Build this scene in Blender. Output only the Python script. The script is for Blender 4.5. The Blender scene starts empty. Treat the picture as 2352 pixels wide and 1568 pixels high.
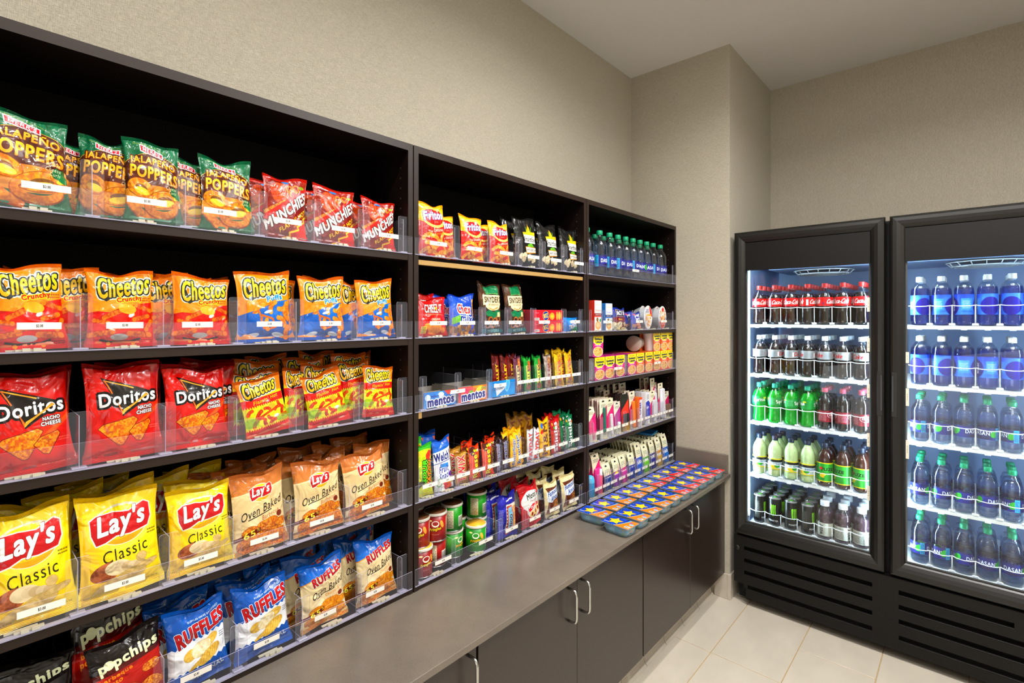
import bpy, math, random
import numpy as np
from mathutils import Vector, Matrix, Euler

C = bpy.context.scene.collection
S = bpy.context.scene
PI = math.pi
# ------------------------------------------------------------------ camera
CAMX, CAMZ = 1.30, 1.565
cd = bpy.data.cameras.new('camera'); cam = bpy.data.objects.new('camera', cd); C.objects.link(cam)
cam.location = (CAMX, 0, CAMZ); cam.rotation_euler = (PI/2, 0, math.radians(42.0))
cd.sensor_width = 36; cd.lens = 36*1166/2352; cd.shift_y = -54/2352; cd.clip_start = .02
S.camera = cam
# ------------------------------------------------------------------ world, lights, exposure
w = bpy.data.worlds.new('world'); S.world = w; w.use_nodes = True
w.node_tree.nodes['Background'].inputs[0].default_value = (.9, .93, 1, 1)
w.node_tree.nodes['Background'].inputs[1].default_value = .12
S.view_settings.view_transform = 'Standard'; S.view_settings.look = 'None'
S.view_settings.gamma = 1; S.view_settings.use_curve_mapping = False
S.view_settings.exposure = 0.15
cy = S.cycles
cy.use_denoising = True; cy.max_bounces = 8; cy.diffuse_bounces = 4; cy.glossy_bounces = 4
cy.transmission_bounces = 8; cy.transparent_max_bounces = 48; cy.caustics_reflective = False; cy.caustics_refractive = False
cy.sample_clamp_indirect = 4.0; cy.sample_clamp_direct = 0; cy.blur_glossy = .3
try: cy.denoising_input_passes = 'RGB_ALBEDO_NORMAL'
except Exception: pass
def area(name, loc, size, power, col, rot=(0, 0, 0), shape='DISK', spread=PI, sy=None):
    l = bpy.data.lights.new(name, 'AREA'); l.shape = shape; l.size = size; l.energy = power; l.color = col; l.spread = spread
    if sy: l.size_y = sy
    o = bpy.data.objects.new(name, l); o.location = loc; o.rotation_euler = rot; C.objects.link(o); return o
CEIL = 3.09
WARM = (1, .97, .93)
SPOTS = [(.80, .25), (.80, 1.62), (1.75, .25), (1.75, 1.75), (.80, -.9), (1.75, -.9)]
SPOTW = [14, 17, 9, 40, 4, 8]
for i, (x, y) in enumerate(SPOTS):
    area('downlight_lamp', (x, y, CEIL-.032), .13, SPOTW[i], WARM, spread=math.radians(160))
area('ceiling_fill_light', (1.55, 1.45, CEIL-.05), 1.3, 33, (.98, .98, 1), shape='SQUARE')  # added broad soft fill under the ceiling, no fixture belongs to it
area('back_fill_light', (1.1, -1.62, .95), 2.4, 22, (.97, .98, 1), rot=(math.radians(114), 0, math.radians(4)), shape='RECTANGLE', sy=1.7)  # added unseen fill behind the camera, tilted up to brighten ceiling and upper walls

# ------------------------------------------------------------------ helpers
def hx(h):
    if not isinstance(h, str): return h
    h = h.lstrip('#'); return tuple(int(h[i:i+2], 16)/255 for i in (0, 2, 4))
def lin(c):
    return tuple(x/12.92 if x <= .04045 else ((x+.055)/1.055)**2.4 for x in hx(c))
MATS = {}
def mat(name, col=(.5, .5, .5), rough=.5, metal=0, **k):
    if name in MATS: return MATS[name]
    m = bpy.data.materials.new(name); m.use_nodes = True; b = m.node_tree.nodes['Principled BSDF']
    b.inputs['Base Color'].default_value = (*lin(col), 1); b.inputs['Roughness'].default_value = rough; b.inputs['Metallic'].default_value = metal
    for kk, v in k.items():
        b.inputs[kk.replace('_', ' ')].default_value = v
    MATS[name] = m; return m
def nodes(m): return m.node_tree.nodes, m.node_tree.links, m.node_tree.nodes['Principled BSDF']

class MB:
    """collects geometry, builds ONE mesh"""
    def __init__(s): s.v = []; s.f = []; s.m = []; s.uv = []; s.sm = []
    def add(s, vs, fs, mi=0, uvs=None, smooth=False):
        o = len(s.v); s.v += [tuple(p) for p in vs]
        for i, f in enumerate(fs):
            s.f.append(tuple(j+o for j in f)); s.m.append(mi[i] if isinstance(mi, (list, tuple)) else mi)
            s.uv.append(uvs[i] if uvs else None); s.sm.append(smooth)
        return s
    def box(s, x0, x1, y0, y1, z0, z1, mi=0, b=0.0):
        if b <= 0:
            vs = [(x, y, z) for z in (z0, z1) for y in (y0, y1) for x in (x0, x1)]
            return s.add(vs, [(0, 2, 3, 1), (4, 5, 7, 6), (0, 1, 5, 4), (2, 6, 7, 3), (0, 4, 6, 2), (1, 3, 7, 5)], mi)
        lo = (x0, y0, z0); hi = (x1, y1, z1); vs = []; idx = {}
        for cx in (0, 1):
            for cy_ in (0, 1):
                for cz in (0, 1):
                    for ax in range(3):
                        p = []
                        for a, cc in enumerate((cx, cy_, cz)):
                            e = hi[a] if cc else lo[a]
                            p.append(e if a == ax else e+(-b if cc else b))
                        idx[(cx, cy_, cz, ax)] = len(vs); vs.append(p)
        fs = []
        for ax in range(3):
            o = [a for a in range(3) if a != ax]
            for sd in (0, 1):
                q = []
                for (a, c2) in ((0, 0), (1, 0), (1, 1), (0, 1)):
                    k = [0, 0, 0]; k[ax] = sd; k[o[0]] = a; k[o[1]] = c2; q.append(idx[(*k, ax)])
                fs.append(q)
        for ax in range(3):
            o = [a for a in range(3) if a != ax]
            for a in (0, 1):
                for c2 in (0, 1):
                    k0 = [0, 0, 0]; k0[o[0]] = a; k0[o[1]] = c2; k1 = list(k0); k1[ax] = 1
                    fs.append([idx[(*k0, o[0])], idx[(*k1, o[0])], idx[(*k1, o[1])], idx[(*k0, o[1])]])
        for cx in (0, 1):
            for cy_ in (0, 1):
                for cz in (0, 1): fs.append([idx[(cx, cy_, cz, a)] for a in range(3)])
        cen = Vector([(lo[i]+hi[i])/2 for i in range(3)])
        out = []
        for f in fs:
            P = [Vector(vs[i]) for i in f]; n = (P[1]-P[0]).cross(P[2]-P[0]); mid = sum(P, Vector())/len(P)
            out.append(tuple(f) if n.dot(mid-cen) > 0 else tuple(reversed(f)))
        return s.add(vs, out, mi)
    def tube(s, pts, r, n=6, mi=0, closed=False):
        pts = [Vector(p) for p in pts]; N = len(pts); vs = []
        up = None
        for i, p in enumerate(pts):
            if closed: t = pts[(i+1) % N]-pts[i-1]
            else: t = pts[min(i+1, N-1)]-pts[max(i-1, 0)]
            t.normalize()
            if up is None: up = t.orthogonal().normalized()
            up = (up-t*up.dot(t)); up.normalize(); bt = t.cross(up)
            for k in range(n):
                a = 2*PI*k/n; vs.append(p+up*(r*math.cos(a))+bt*(r*math.sin(a)))
        fs = []
        for i in range(N if closed else N-1):
            j = (i+1) % N
            for k in range(n): fs.append((i*n+k, i*n+(k+1) % n, j*n+(k+1) % n, j*n+k))
        if not closed: fs += [tuple(range(n-1, -1, -1)), tuple((N-1)*n+k for k in range(n))]
        return s.add(vs, fs, mi, smooth=True)
    def lathe(s, prof, n=20, mi=0, cx=0, cy_=0, caps=True, wave=None, uvr=None, smooth=True):
        """prof = [(r, z)...] bottom to top; uvr=(z0,z1) gives a wrap-around uv"""
        vs = []; fs = []; uvs = [] if uvr else None; mis = []
        for i, (r, z) in enumerate(prof):
            for k in range(n):
                a = 2*PI*k/n; rr = r*(1+(wave(a, z) if wave else 0)); vs.append((cx+rr*math.cos(a), cy_+rr*math.sin(a), z))
        for i in range(len(prof)-1):
            for k in range(n):
                fs.append((i*n+k, i*n+(k+1) % n, (i+1)*n+(k+1) % n, (i+1)*n+k))
                mis.append(mi[i] if isinstance(mi, (list, tuple)) else mi)
                if uvr:
                    g = lambda z: (z-uvr[0])/(uvr[1]-uvr[0])
                    z0, z1 = prof[i][1], prof[i+1][1]
                    uvs.append([(k/n, g(z0)), ((k+1)/n, g(z0)), ((k+1)/n, g(z1)), (k/n, g(z1))])
        if caps:
            m0 = mi[0] if isinstance(mi, (list, tuple)) else mi; m1 = mi[-1] if isinstance(mi, (list, tuple)) else mi
            fs += [tuple(range(n-1, -1, -1)), tuple((len(prof)-1)*n+k for k in range(n))]; mis += [m0, m1]
            if uvr: uvs += [None, None]
        return s.add(vs, fs, mis, uvs, smooth)
    def mesh(s, name, mats):
        me = bpy.data.meshes.new(name); me.from_pydata(s.v, [], s.f)
        for m in (mats if isinstance(mats, (list, tuple)) else [mats]): me.materials.append(m)
        me.polygons.foreach_set('material_index', s.m); me.polygons.foreach_set('use_smooth', s.sm)
        if any(u is not None for u in s.uv):
            uvl = me.uv_layers.new(name='UVMap'); flat = []
            for f, u in zip(s.f, s.uv): flat += [c for p in (u or [(0, 0)]*len(f)) for c in p]
            uvl.data.foreach_set('uv', flat)
        me.update(); return me
    def build(s, name, mats, parent=None, loc=(0, 0, 0), rot=(0, 0, 0)):
        return ob(name, s.mesh(name, mats), parent, loc, rot)
def ob(name, me, parent=None, loc=(0, 0, 0), rot=(0, 0, 0)):
    o = bpy.data.objects.new(name, me); C.objects.link(o); o.location = loc; o.rotation_euler = rot
    if parent: o.parent = parent
    return o
def tag(o, label=None, cat=None, group=None, kind=None):
    if label: o['label'] = label
    if cat: o['category'] = cat
    if group: o['group'] = group
    if kind: o['kind'] = kind
    return o
def empty(name, loc=(0, 0, 0), rot=(0, 0, 0)):
    return ob(name, None, None, loc, rot)
def copy_tree(o, parent=None, loc=None, rot=None):
    c = o.copy(); C.objects.link(c); c.parent = parent
    if loc is not None: c.location = loc
    if rot is not None: c.rotation_euler = rot
    for ch in KIDS.get(o.name, []): 
        cc = copy_tree(ch, c); KIDS.setdefault(c.name, []).append(cc)
    return c
KIDS = {}
def kid(p, c): KIDS.setdefault(p.name, []).append(c); return c

# ------------------------------------------------------------------ print artwork: polygons and letters rasterised in code
_T = {}
def text_tris(t):
    if t in _T: return _T[t]
    cu = bpy.data.curves.new('t', 'FONT'); cu.body = t; cu.size = 1; cu.resolution_u = 3; cu.fill_mode = 'FRONT'; cu.space_character = 1.12
    o = bpy.data.objects.new('t', cu); me = o.to_mesh(); me.calc_loop_triangles()
    co = np.empty(len(me.vertices)*3); me.vertices.foreach_get('co', co); co = co.reshape(-1, 3)[:, :2]
    ti = np.empty(len(me.loop_triangles)*3, dtype=int); me.loop_triangles.foreach_get('vertices', ti)
    tr = co[ti].reshape(-1, 3, 2).copy(); o.to_mesh_clear(); bpy.data.objects.remove(o); bpy.data.curves.remove(cu)
    lo = tr.reshape(-1, 2).min(0); hi = tr.reshape(-1, 2).max(0)
    tr = (tr-(lo+hi)/2)/np.maximum(hi-lo, 1e-6)   # unit box centred on 0
    A = tr[:, 1]-tr[:, 0]; B = tr[:, 2]-tr[:, 0]; neg = (A[:, 0]*B[:, 1]-A[:, 1]*B[:, 0]) < 0
    tr[neg] = tr[neg][:, ::-1]
    _T[t] = (tr, (hi-lo)[0]/(hi-lo)[1]); return _T[t]
_rs = np.random.RandomState(7)
def vnoise(h, w, cell, seed=0):
    r = np.random.RandomState(seed); gh, gw = int(h/cell)+3, int(w/cell)+3; g = r.rand(gh, gw)
    y = np.arange(h)/cell; x = np.arange(w)/cell; yi = y.astype(int); xi = x.astype(int); fy = (y-yi)[:, None]; fx = (x-xi)[None]
    fy = fy*fy*(3-2*fy); fx = fx*fx*(3-2*fx)
    return (g[yi][:, xi]*(1-fy)*(1-fx)+g[yi+1][:, xi]*fy*(1-fx)+g[yi][:, xi+1]*(1-fy)*fx+g[yi+1][:, xi+1]*fy*fx)
class Art:
    """canvas 100 units wide, y up, origin bottom left"""
    def __init__(s, w, h, bg):
        s.w, s.h = w, h; s.W, s.H = w*2, h*2; s.k = s.W/100; s.top = 100*h/w
        s.a = np.empty((s.H, s.W, 3), np.float32); s.a[:] = hx(bg)
    def _fill(s, poly):   # poly: (n, m, 2) closed polygons in units -> window mask
        P = np.asarray(poly, float)
        if P.ndim == 2: P = P[None]
        x = P[..., 0]*s.k; y = s.H-P[..., 1]*s.k
        pad = 26
        X0 = max(0, int(x.min())-pad); X1 = min(s.W, int(x.max())+pad+1); Y0 = max(0, int(y.min())-pad); Y1 = min(s.H, int(y.max())+pad+1)
        if X1 <= X0 or Y1 <= Y0: return None
        x = x-X0; y = y-Y0; hh, ww = Y1-Y0, X1-X0
        x0 = x.ravel(); y0 = y.ravel(); x1 = np.roll(x, -1, -1).ravel(); y1 = np.roll(y, -1, -1).ravel()
        lo = np.minimum(y0, y1); hi = np.maximum(y0, y1)
        r0 = np.clip(np.ceil(lo-.5), 0, hh).astype(int); r1 = np.clip(np.ceil(hi-.5), 0, hh).astype(int); n = r1-r0
        ok = n > 0; x0, y0, x1, y1, r0, n = x0[ok], y0[ok], x1[ok], y1[ok], r0[ok], n[ok]
        if len(n) == 0: return None
        idx = np.repeat(np.arange(len(n)), n); off = np.arange(n.sum())-np.repeat(np.cumsum(n)-n, n)
        row = r0[idx]+off; xc = x0[idx]+(row+.5-y0[idx])*(x1-x0)[idx]/(y1-y0)[idx]
        col = np.clip(np.ceil(xc-.5), 0, ww).astype(int); acc = np.zeros((hh, ww+1), np.int32)
        np.add.at(acc, (row, col), np.where((y1-y0)[idx] > 0, 1, -1))
        return np.cumsum(acc, 1)[:, :ww] != 0, Y0, X0
    @staticmethod
    def _dil(m, n):
        for i in range(int(round(n))):
            q = m.copy(); q[1:] |= m[:-1]; q[:-1] |= m[1:]; q[:, 1:] |= m[:, :-1]; q[:, :-1] |= m[:, 1:]
            if i % 2: 
                q[1:, 1:] |= m[:-1, :-1]; q[:-1, :-1] |= m[1:, 1:]; q[1:, :-1] |= m[:-1, 1:]; q[:-1, 1:] |= m[1:, :-1]
            m = q
        return m
    def _put(s, M, col, al=1., col2=None, noise=None):
        if M is None: return
        m, Y, X = M; h, w = m.shape; R = s.a[Y:Y+h, X:X+w]
        if noise:
            n = vnoise(h, w, noise*s.k, h*7+w)*.65+vnoise(h, w, noise*s.k/3, h+w*3)*.35
            n = np.clip((n-.5)*2.2+.5, 0, 1)[..., None]; c = (np.array(hx(col))*(1-n)+np.array(hx(col2))*n)[m]
        elif col2:
            ys = np.where(m.any(1))[0]; g = np.clip((np.arange(h)-ys[0])/max(1, ys[-1]-ys[0]), 0, 1)[:, None, None]
            c = np.broadcast_to(np.array(hx(col))*(1-g)+np.array(hx(col2))*g, R.shape)[m]
        else: c = np.array(hx(col))
        R[m] = R[m]*(1-al)+c*al
    def poly(s, pts, col, al=1., col2=None, noise=None, ol=None, ow=.8):
        M = s._fill(pts)
        if M and ol: s._put((s._dil(M[0], ow*s.k), M[1], M[2]), ol)
        s._put(M, col, al, col2, noise); return s
    def rect(s, x0, y0, x1, y1, col, **k): return s.poly([(x0, y0), (x1, y0), (x1, y1), (x0, y1)], col, **k)
    def ell(s, cx, cy, rx, ry, col, rot=0, a0=0, a1=360, **k):
        t = np.radians(np.linspace(a0, a1, 40)); r = math.radians(rot); x = np.cos(t)*rx; y = np.sin(t)*ry
        return s.poly(np.stack([cx+x*math.cos(r)-y*math.sin(r), cy+x*math.sin(r)+y*math.cos(r)], 1), col, **k)
    def line(s, pts, wd, col, **k):
        P = np.array(pts, float); q = []
        for a, b in zip(P[:-1], P[1:]):
            d = b-a; L = np.hypot(*d)
            if L < 1e-6: continue
            n = np.array([-d[1], d[0]])/L*wd/2; e = d/L*wd*.25; q.append([a+n-e, a-n-e, b-n+e, b+n+e])
        return s.poly(np.array(q), col, **k)
    def ring(s, cx, cy, rx, ry, wd, col, a0=0, a1=360, **k):
        t = np.radians(np.linspace(a0, a1, 26)); return s.line(np.stack([cx+rx*np.cos(t), cy+ry*np.sin(t)], 1), wd, col, **k)
    def text(s, t, cx, cy, w, h, col, rot=0, shear=0, bold=0, ol=(), col2=None, arc=0, al=1.):
        tr = text_tris(t)[0].copy(); x = tr[..., 0]*w; y = tr[..., 1]*h
        if arc: y = y-arc*(2*x/w)**2
        x = x+shear*y; r = math.radians(rot)
        P = np.stack([cx+x*math.cos(r)-y*math.sin(r), cy+x*math.sin(r)+y*math.cos(r)], -1)
        M = s._fill(P)
        if M is None: return s
        m0 = s._dil(M[0], bold*.58*s.k)
        for c, wd in ol: s._put((s._dil(m0, wd*s.k), M[1], M[2]), c)
        s._put((m0, M[1], M[2]), col, al, col2); return s
    def blob(s, cx, cy, r, col, seed=0, n=24, var=.25, sy=1., **k):
        R = random.Random(seed); ph = [R.random()*6 for _ in range(4)]
        P = [(cx+r*(1+var*sum(math.sin((j+2)*a+ph[j])/(j+1.5) for j in range(4)))*math.cos(a), cy+sy*r*(1+var*sum(math.sin((j+2)*a+ph[j])/(j+1.5) for j in range(4)))*math.sin(a)) for a in np.linspace(0, 2*PI, n, endpoint=False)]
        return s.poly(P, col, **k)
    def stick(s, cx, cy, L, r, rot, c1='#e8861a', c2='#b84a08', bend=0):
        t = np.linspace(-1, 1, 7); a = math.radians(rot); x = t*L/2; y = bend*(1-t*t)
        P = np.stack([cx+x*math.cos(a)-y*math.sin(a), cy+x*math.sin(a)+y*math.cos(a)], 1)
        s.line(P, r*2+1, '#8a3206', al=.6); s.line(P, r*2, c1, col2=c2, noise=2.2)
        for p in (P[0], P[-1]): s.ell(p[0], p[1], r, r, c1)
        return s
    def bars(s, x0, y0, x1, y1, seed=1, vert=False):
        s.rect(x0, y0, x1, y1, '#f4f2ea'); R = random.Random(seed); L = (y1-y0) if vert else (x1-x0); p = .08*L
        while p < .9*L:
            w_ = R.choice([.02, .035, .05])*L
            if vert: s.rect(x0+.1*(x1-x0), y0+p, x1-.1*(x1-x0), y0+p+w_, '#222222')
            else: s.rect(x0+p, y0+.15*(y1-y0), x0+p+w_, y1-.1*(y1-y0), '#222222')
            p += w_*R.choice([1.6, 2, 2.6])
        return s
    def smalltext(s, x0, y0, x1, y1, col, n=4, al=.7, seed=3):
        R = random.Random(seed); hh = (y1-y0)/n
        for i in range(n):
            x = x0; y = y1-(i+.5)*hh
            while x < x1-2:
                w_ = R.uniform(1.5, 6); w_ = min(w_, x1-x); s.rect(x, y-hh*.22, x+w_*.85, y+hh*.22, col, al=al); x += w_
        return s
    def image(s, name):
        a = s.a.reshape(s.h, 2, s.w, 2, 3).mean((1, 3)); lum = a.mean(-1, keepdims=True); a = np.clip(lum+(a-lum)*1.12, 0, 1)**1.16; im = bpy.data.images.new(name, s.w, s.h)
        px = np.ones((s.h, s.w, 4), np.float32); px[..., :3] = a[::-1]; im.pixels.foreach_set(px.ravel()); im.update(); im.pack(); return im
def artmat(name, art, rough=.32, coat=.0, metal=0., spec=.5, bump=0):
    m = bpy.data.materials.new(name); m.use_nodes = True; N, L, b = nodes(m)
    t = N.new('ShaderNodeTexImage'); t.image = art.image(name); t.extension = 'EXTEND'
    L.new(t.outputs[0], b.inputs['Base Color']); b.inputs['Roughness'].default_value = rough; b.inputs['Metallic'].default_value = metal
    b.inputs['Coat Weight'].default_value = coat; b.inputs['Coat Roughness'].default_value = .07; b.inputs['Specular IOR Level'].default_value = spec*(.5 if coat else 1)
    if bump:   # crinkled foil
        tc = N.new('ShaderNodeTexCoord'); oi = N.new('ShaderNodeObjectInfo'); ad = N.new('ShaderNodeVectorMath'); ad.operation = 'ADD'; sc = N.new('ShaderNodeVectorMath'); sc.operation = 'SCALE'; sc.inputs['Scale'].default_value = 3.7
        cb = N.new('ShaderNodeCombineXYZ')
        for q in range(3): L.new(oi.outputs['Random'], cb.inputs[q])
        L.new(cb.outputs[0], sc.inputs[0]); L.new(tc.outputs['Object'], ad.inputs[0]); L.new(sc.outputs[0], ad.inputs[1])
        n1 = N.new('ShaderNodeTexNoise'); n1.inputs['Scale'].default_value = 17; n1.inputs['Detail'].default_value = 2; n1.inputs['Distortion'].default_value = 1.2; L.new(ad.outputs[0], n1.inputs['Vector'])
        bp = N.new('ShaderNodeBump'); bp.inputs['Strength'].default_value = 1; bp.inputs['Distance'].default_value = bump; L.new(n1.outputs[0], bp.inputs['Height']); L.new(bp.outputs[0], b.inputs['Normal']); L.new(bp.outputs[0], b.inputs['Coat Normal'])
    return m
# ------------------------------------------------------------------ the printed fronts (units: 100 wide)
ART = {}
def chipblob(a, cx, cy, r, seed, c1='#e8a030', c2='#b8641a', sy=.7):
    a.blob(cx, cy, r+.7, '#6a2c08', seed, var=.12, sy=sy, al=.6); a.blob(cx, cy, r, c1, seed, var=.12, sy=sy, noise=2, col2=c2)
def herrs():
    a = Art(384, 470, '#0d6b46')
    T = a.top
    for i in range(5): a.ell(20+i*16, T-6-(i % 2)*5, 14, 5, '#12805a', rot=i*25, al=.5)
    a.ell(50, 62, 62, 40, '#c9a13a'); a.ell(50, 62, 61, 39, '#3c1c10', noise=30, col2='#6b3218')
    a.poly([(0, 0), (100, 0), (100, 30), (70, 34), (40, 28), (0, 32)], '#0c5a3a', noise=14, col2='#0f7048')
    a.ell(50, 38, 60, 17, '#c87a1c', noise=20, col2='#e0a040')
    a.text('Oven Baked with Real Cheese', 46, T-9, 58, 2.6, '#c8b040', rot=-6, arc=2)
    for (x, y, rx, ry, r) in ((24, 50, 22, 13, -14), (66, 36, 30, 12, 8), (90, 46, 12, 8, 20)):
        a.ell(x, y, rx+1, ry+1, '#8a3e0a', rot=r, al=.7); a.ell(x, y, rx, ry, '#f0a81e', rot=r, noise=3, col2='#c8761a'); a.ell(x+1, y-1, rx*.5, ry*.45, '#6a4410', rot=r, al=.8); a.ell(x+2, y-5, rx*.6, ry*.4, '#f4d24a', rot=r)
    a.line([(4, 32), (14, 22), (30, 12), (46, 8)], 13, '#a8520e'); a.line([(4, 33), (14, 23), (30, 13), (46, 9)], 11, '#eda024', noise=3, col2='#cc7412')
    a.ring(62, 26, 26, 12, 11, '#a8520e', 150, 380); a.ring(62, 27, 26, 12, 9, '#f0a426', 150, 380, noise=3, col2='#cf7a18')
    a.ell(88, 50, 9, 7, '#0b6a3c', rot=30); a.ell(94, 44, 8, 5, '#16854c', rot=-20)
    a.text('JALAPEÑO', 50, 90, 82, 15, '#ffc01e', rot=-5, bold=1.0, ol=[('#d8740c', 1.0), ('#5c200a', 1.7)], col2='#ff9a12', arc=3)
    a.text('POPPERS', 52, 72, 88, 17, '#ffd22a', rot=-6, bold=1.3, ol=[('#e07a0c', .9), ('#5c200a', 1.8)], col2='#ff9416', arc=2)
    a.text('flavored', 82, 60, 17, 4, '#f3eecb', rot=-4, shear=.2); a.text('Cheese', 82, 54, 20, 5, '#f3eecb', rot=-4, shear=.2); a.text('Curls', 84, 48, 14, 4.5, '#f3eecb', rot=-4, shear=.2)
    a.poly([(27, 114), (68, 106), (68, 96), (27, 103)], '#ffffff'); a.poly([(28.4, 112.4), (66.6, 104.8), (66.6, 97.4), (28.4, 104.4)], '#cf1a35')
    a.text("HERR'S", 47.5, 104.8, 31, 6, '#ffffff', rot=-11, bold=.2)
    a.text('NET WT. 1 OZ. (28.4g)', 74, 9, 34, 2.6, '#cfe0c8', rot=-4)
    return a
def munch():
    a = Art(384, 470, '#8f1d12'); T = a.top
    a.rect(0, T-10, 100, T, '#c22a10'); a.text('NEW LOOK!', 22, T-12, 28, 3.4, '#f6e9d0', rot=-4, bold=.3); a.text('SAME GREAT TASTE', 22, T-17, 28, 2.2, '#f6e9d0', rot=-4)
    a.poly([(0, 30), (100, 98), (100, T-6), (0, T-10)], '#a2341a', noise=26, col2='#7a180e')
    a.blob(34, 86, 22, '#e2641a', 5, var=.1, noise=2.5, col2='#a8380c')
    for r in ((64, 90, 9, 9), (56, 96, 7, 7), (72, 99, 7, 7)): a.ring(*r, 3.6, '#8a3c08'); a.ring(*r, 2.6, '#e68a22')
    for k in range(3): a.stick(24+k*3, 58-k*7, 44, 4.6, 28, '#dfa046', '#a05c1c')
    a.ell(46, T-12, 8, 3, '#2e7fc0'); a.ell(86, T-19, 7, 3, '#8fae2a'); a.text('Doritos', 10, 98, 16, 4, '#f4ead6', rot=-8)
    a.poly([(0, 22), (100, 90), (100, 108), (0, 42)], '#d81e10')
    a.poly([(0, 0), (100, 0), (100, 88), (0, 18)], '#6c0f0c', noise=30, col2='#8e1812')
    a.text('MUNCHIES', 52, 55, 116, 19, '#ece7e2', rot=35, shear=.15, bold=1.6, ol=[('#35100c', 1.2)])
    a.text("FLAMIN' HOT", 68, 38, 76, 8.5, '#f5d61e', rot=35, bold=.5); a.text('snack mix', 78, 34, 26, 4, '#e8c21a', rot=35)
    a.poly([(50, 0), (60, 12), (56, 16), (76, 24), (72, 28), (96, 44), (100, 38), (100, 0)], '#d8260e')
    a.line([(44, 2), (62, 9), (58, 14), (80, 22), (76, 27), (94, 38), (92, 44), (100, 50)], 4, '#f0a010'); a.line([(44, 2), (62, 9), (58, 14), (80, 22), (76, 27), (94, 38), (92, 44), (100, 50)], 1.8, '#f8e428')
    a.text('NET WT 2 OZ (56.7g)', 76, 5, 36, 2.6, '#e8c0b0'); return a
def chee_logo(a, cx, cy, w, rot=8, small=''):
    h = w*.42
    for d, c in ((2.4, '#ffffff'), (0, '#1c2a22')):
        a.text('Cheetos', cx, cy, w, h, c, rot=rot, shear=.16, bold=5.2+d)
    a.line([(cx-w*.44, cy-h*.1), (cx-w*.36, cy-h*.72), (cx-w*.12, cy-h*.34)], 5, '#1c2a22')
    a.text('Cheetos', cx, cy, w, h, '#f7e21a', rot=rot, shear=.16, bold=1.4, col2='#eeb012')
    if small: pass
def cheetos():
    a = Art(384, 480, '#ee8f0f'); T = a.top
    a.rect(0, T-7, 100, T, '#d87a0c'); a.poly([(0, T*.62), (30, T*.8), (100, T*.9), (100, T*.5), (0, T*.5)], '#f59a14', al=.5)
    a.poly([(0, 54), (100, 72), (100, 0), (0, 0)], '#c01010'); a.poly([(0, 50), (100, 68), (100, 0), (0, 0)], '#e0200e', noise=30, col2='#c4140c')
    chee_logo(a, 54, 98, 80)
    a.text('Crunchy', 62, 75, 40, 9, '#d3200c', rot=7, bold=.9, ol=[('#f8e020', 1.0)]); a.smalltext(80, 72, 97, 80, '#7a3a06', 2)
    a.text('MADE WITH REAL CHEESE!', 84, 116, 22, 2.4, '#3a2a10', rot=-3)
    R = random.Random(4)
    for (x, y, L, r, ro) in ((84, 62, 26, 3.6, -18), (80, 46, 24, 3.4, 14), (92, 34, 16, 3.6, 55), (20, 22, 32, 4, 8), (76, 20, 30, 4.4, -4), (46, 31, 26, 3.6, 10), (18, 40, 20, 3.2, -12)): a.stick(x, y, L, r, ro)
    a.stick(36, 52, 30, 3.6, 24); a.stick(60, 55, 16, 3.2, -30); a.ell(64, 50, 5, 3, '#eef0f2', rot=30)
    a.line([(12, 60), (30, 58), (48, 66), (60, 62)], 7, '#d8860e', noise=3, col2='#e8a424'); a.ell(58, 60, 14, 8, '#eab22e', rot=-10)
    a.ell(46, 16, 13, 5, '#c9ccd2'); a.line([(20, 12), (34, 9), (62, 9), (76, 13)], 3, '#222222'); a.ell(32, 6, 3, 3, '#f0b418'); a.ell(66, 6, 3, 3, '#f0b418')
    a.smalltext(70, 6, 94, 12, '#5a0a06', 2); return a
def puffs():
    a = Art(384, 480, '#ef9412'); T = a.top
    a.rect(0, T-7, 100, T, '#d87a0c'); a.poly([(0, 46), (40, 58), (70, 70), (100, 74), (100, 0), (0, 0)], '#1272c4', noise=30, col2='#0c5cab')
    chee_logo(a, 51, 97, 80); a.text('Puffs', 66, 76, 30, 9, '#2aa6e0', rot=10, bold=1.2, ol=[('#f6f08a', .9), ('#ffffff', .4)], col2='#1c7ed0')
    a.text('MADE WITH REAL CHEESE!', 84, 115, 22, 2.4, '#3a2a10', rot=-3)
    for (x, y, ro, b) in ((62, 60, 60, 4), (82, 62, 30, -5), (90, 48, 110, 4), (94, 32, 85, -4), (78, 34, -50, 5), (88, 16, 70, 3), (96, 60, 80, 3)): a.stick(x, y, 20, 4, ro, '#f09a30', '#d87018', bend=b)
    a.stick(36, 58, 18, 4, 40, '#f0a838', '#d88018', bend=3); a.ell(52, 52, 8, 2.4, '#e9edf2', rot=15)
    for p in ([(24, 50), (34, 54), (40, 40)], [(40, 46), (60, 40), (66, 26)], [(38, 40), (44, 24), (52, 22), (66, 26)]): a.line(p, 3.6, '#d87018')
    a.ell(26, 12, 11, 4, '#dfe4ec', rot=12); a.ell(70, 12, 11, 4, '#dfe4ec', rot=-12); a.stick(50, 30, 16, 3.6, 100, '#f09a30', '#d87018', bend=3); return a
def flame(a, y, h, c, seed=1, up=1):
    R = random.Random(seed); P = [(0, y)]; x = 0
    while x < 100: P += [(x+2, y+h*R.uniform(.5, 1)*up), (x+4, y)]; x += 5
    a.poly([(0, y-up*6)]+P+[(100, y-up*6)], c)
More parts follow.
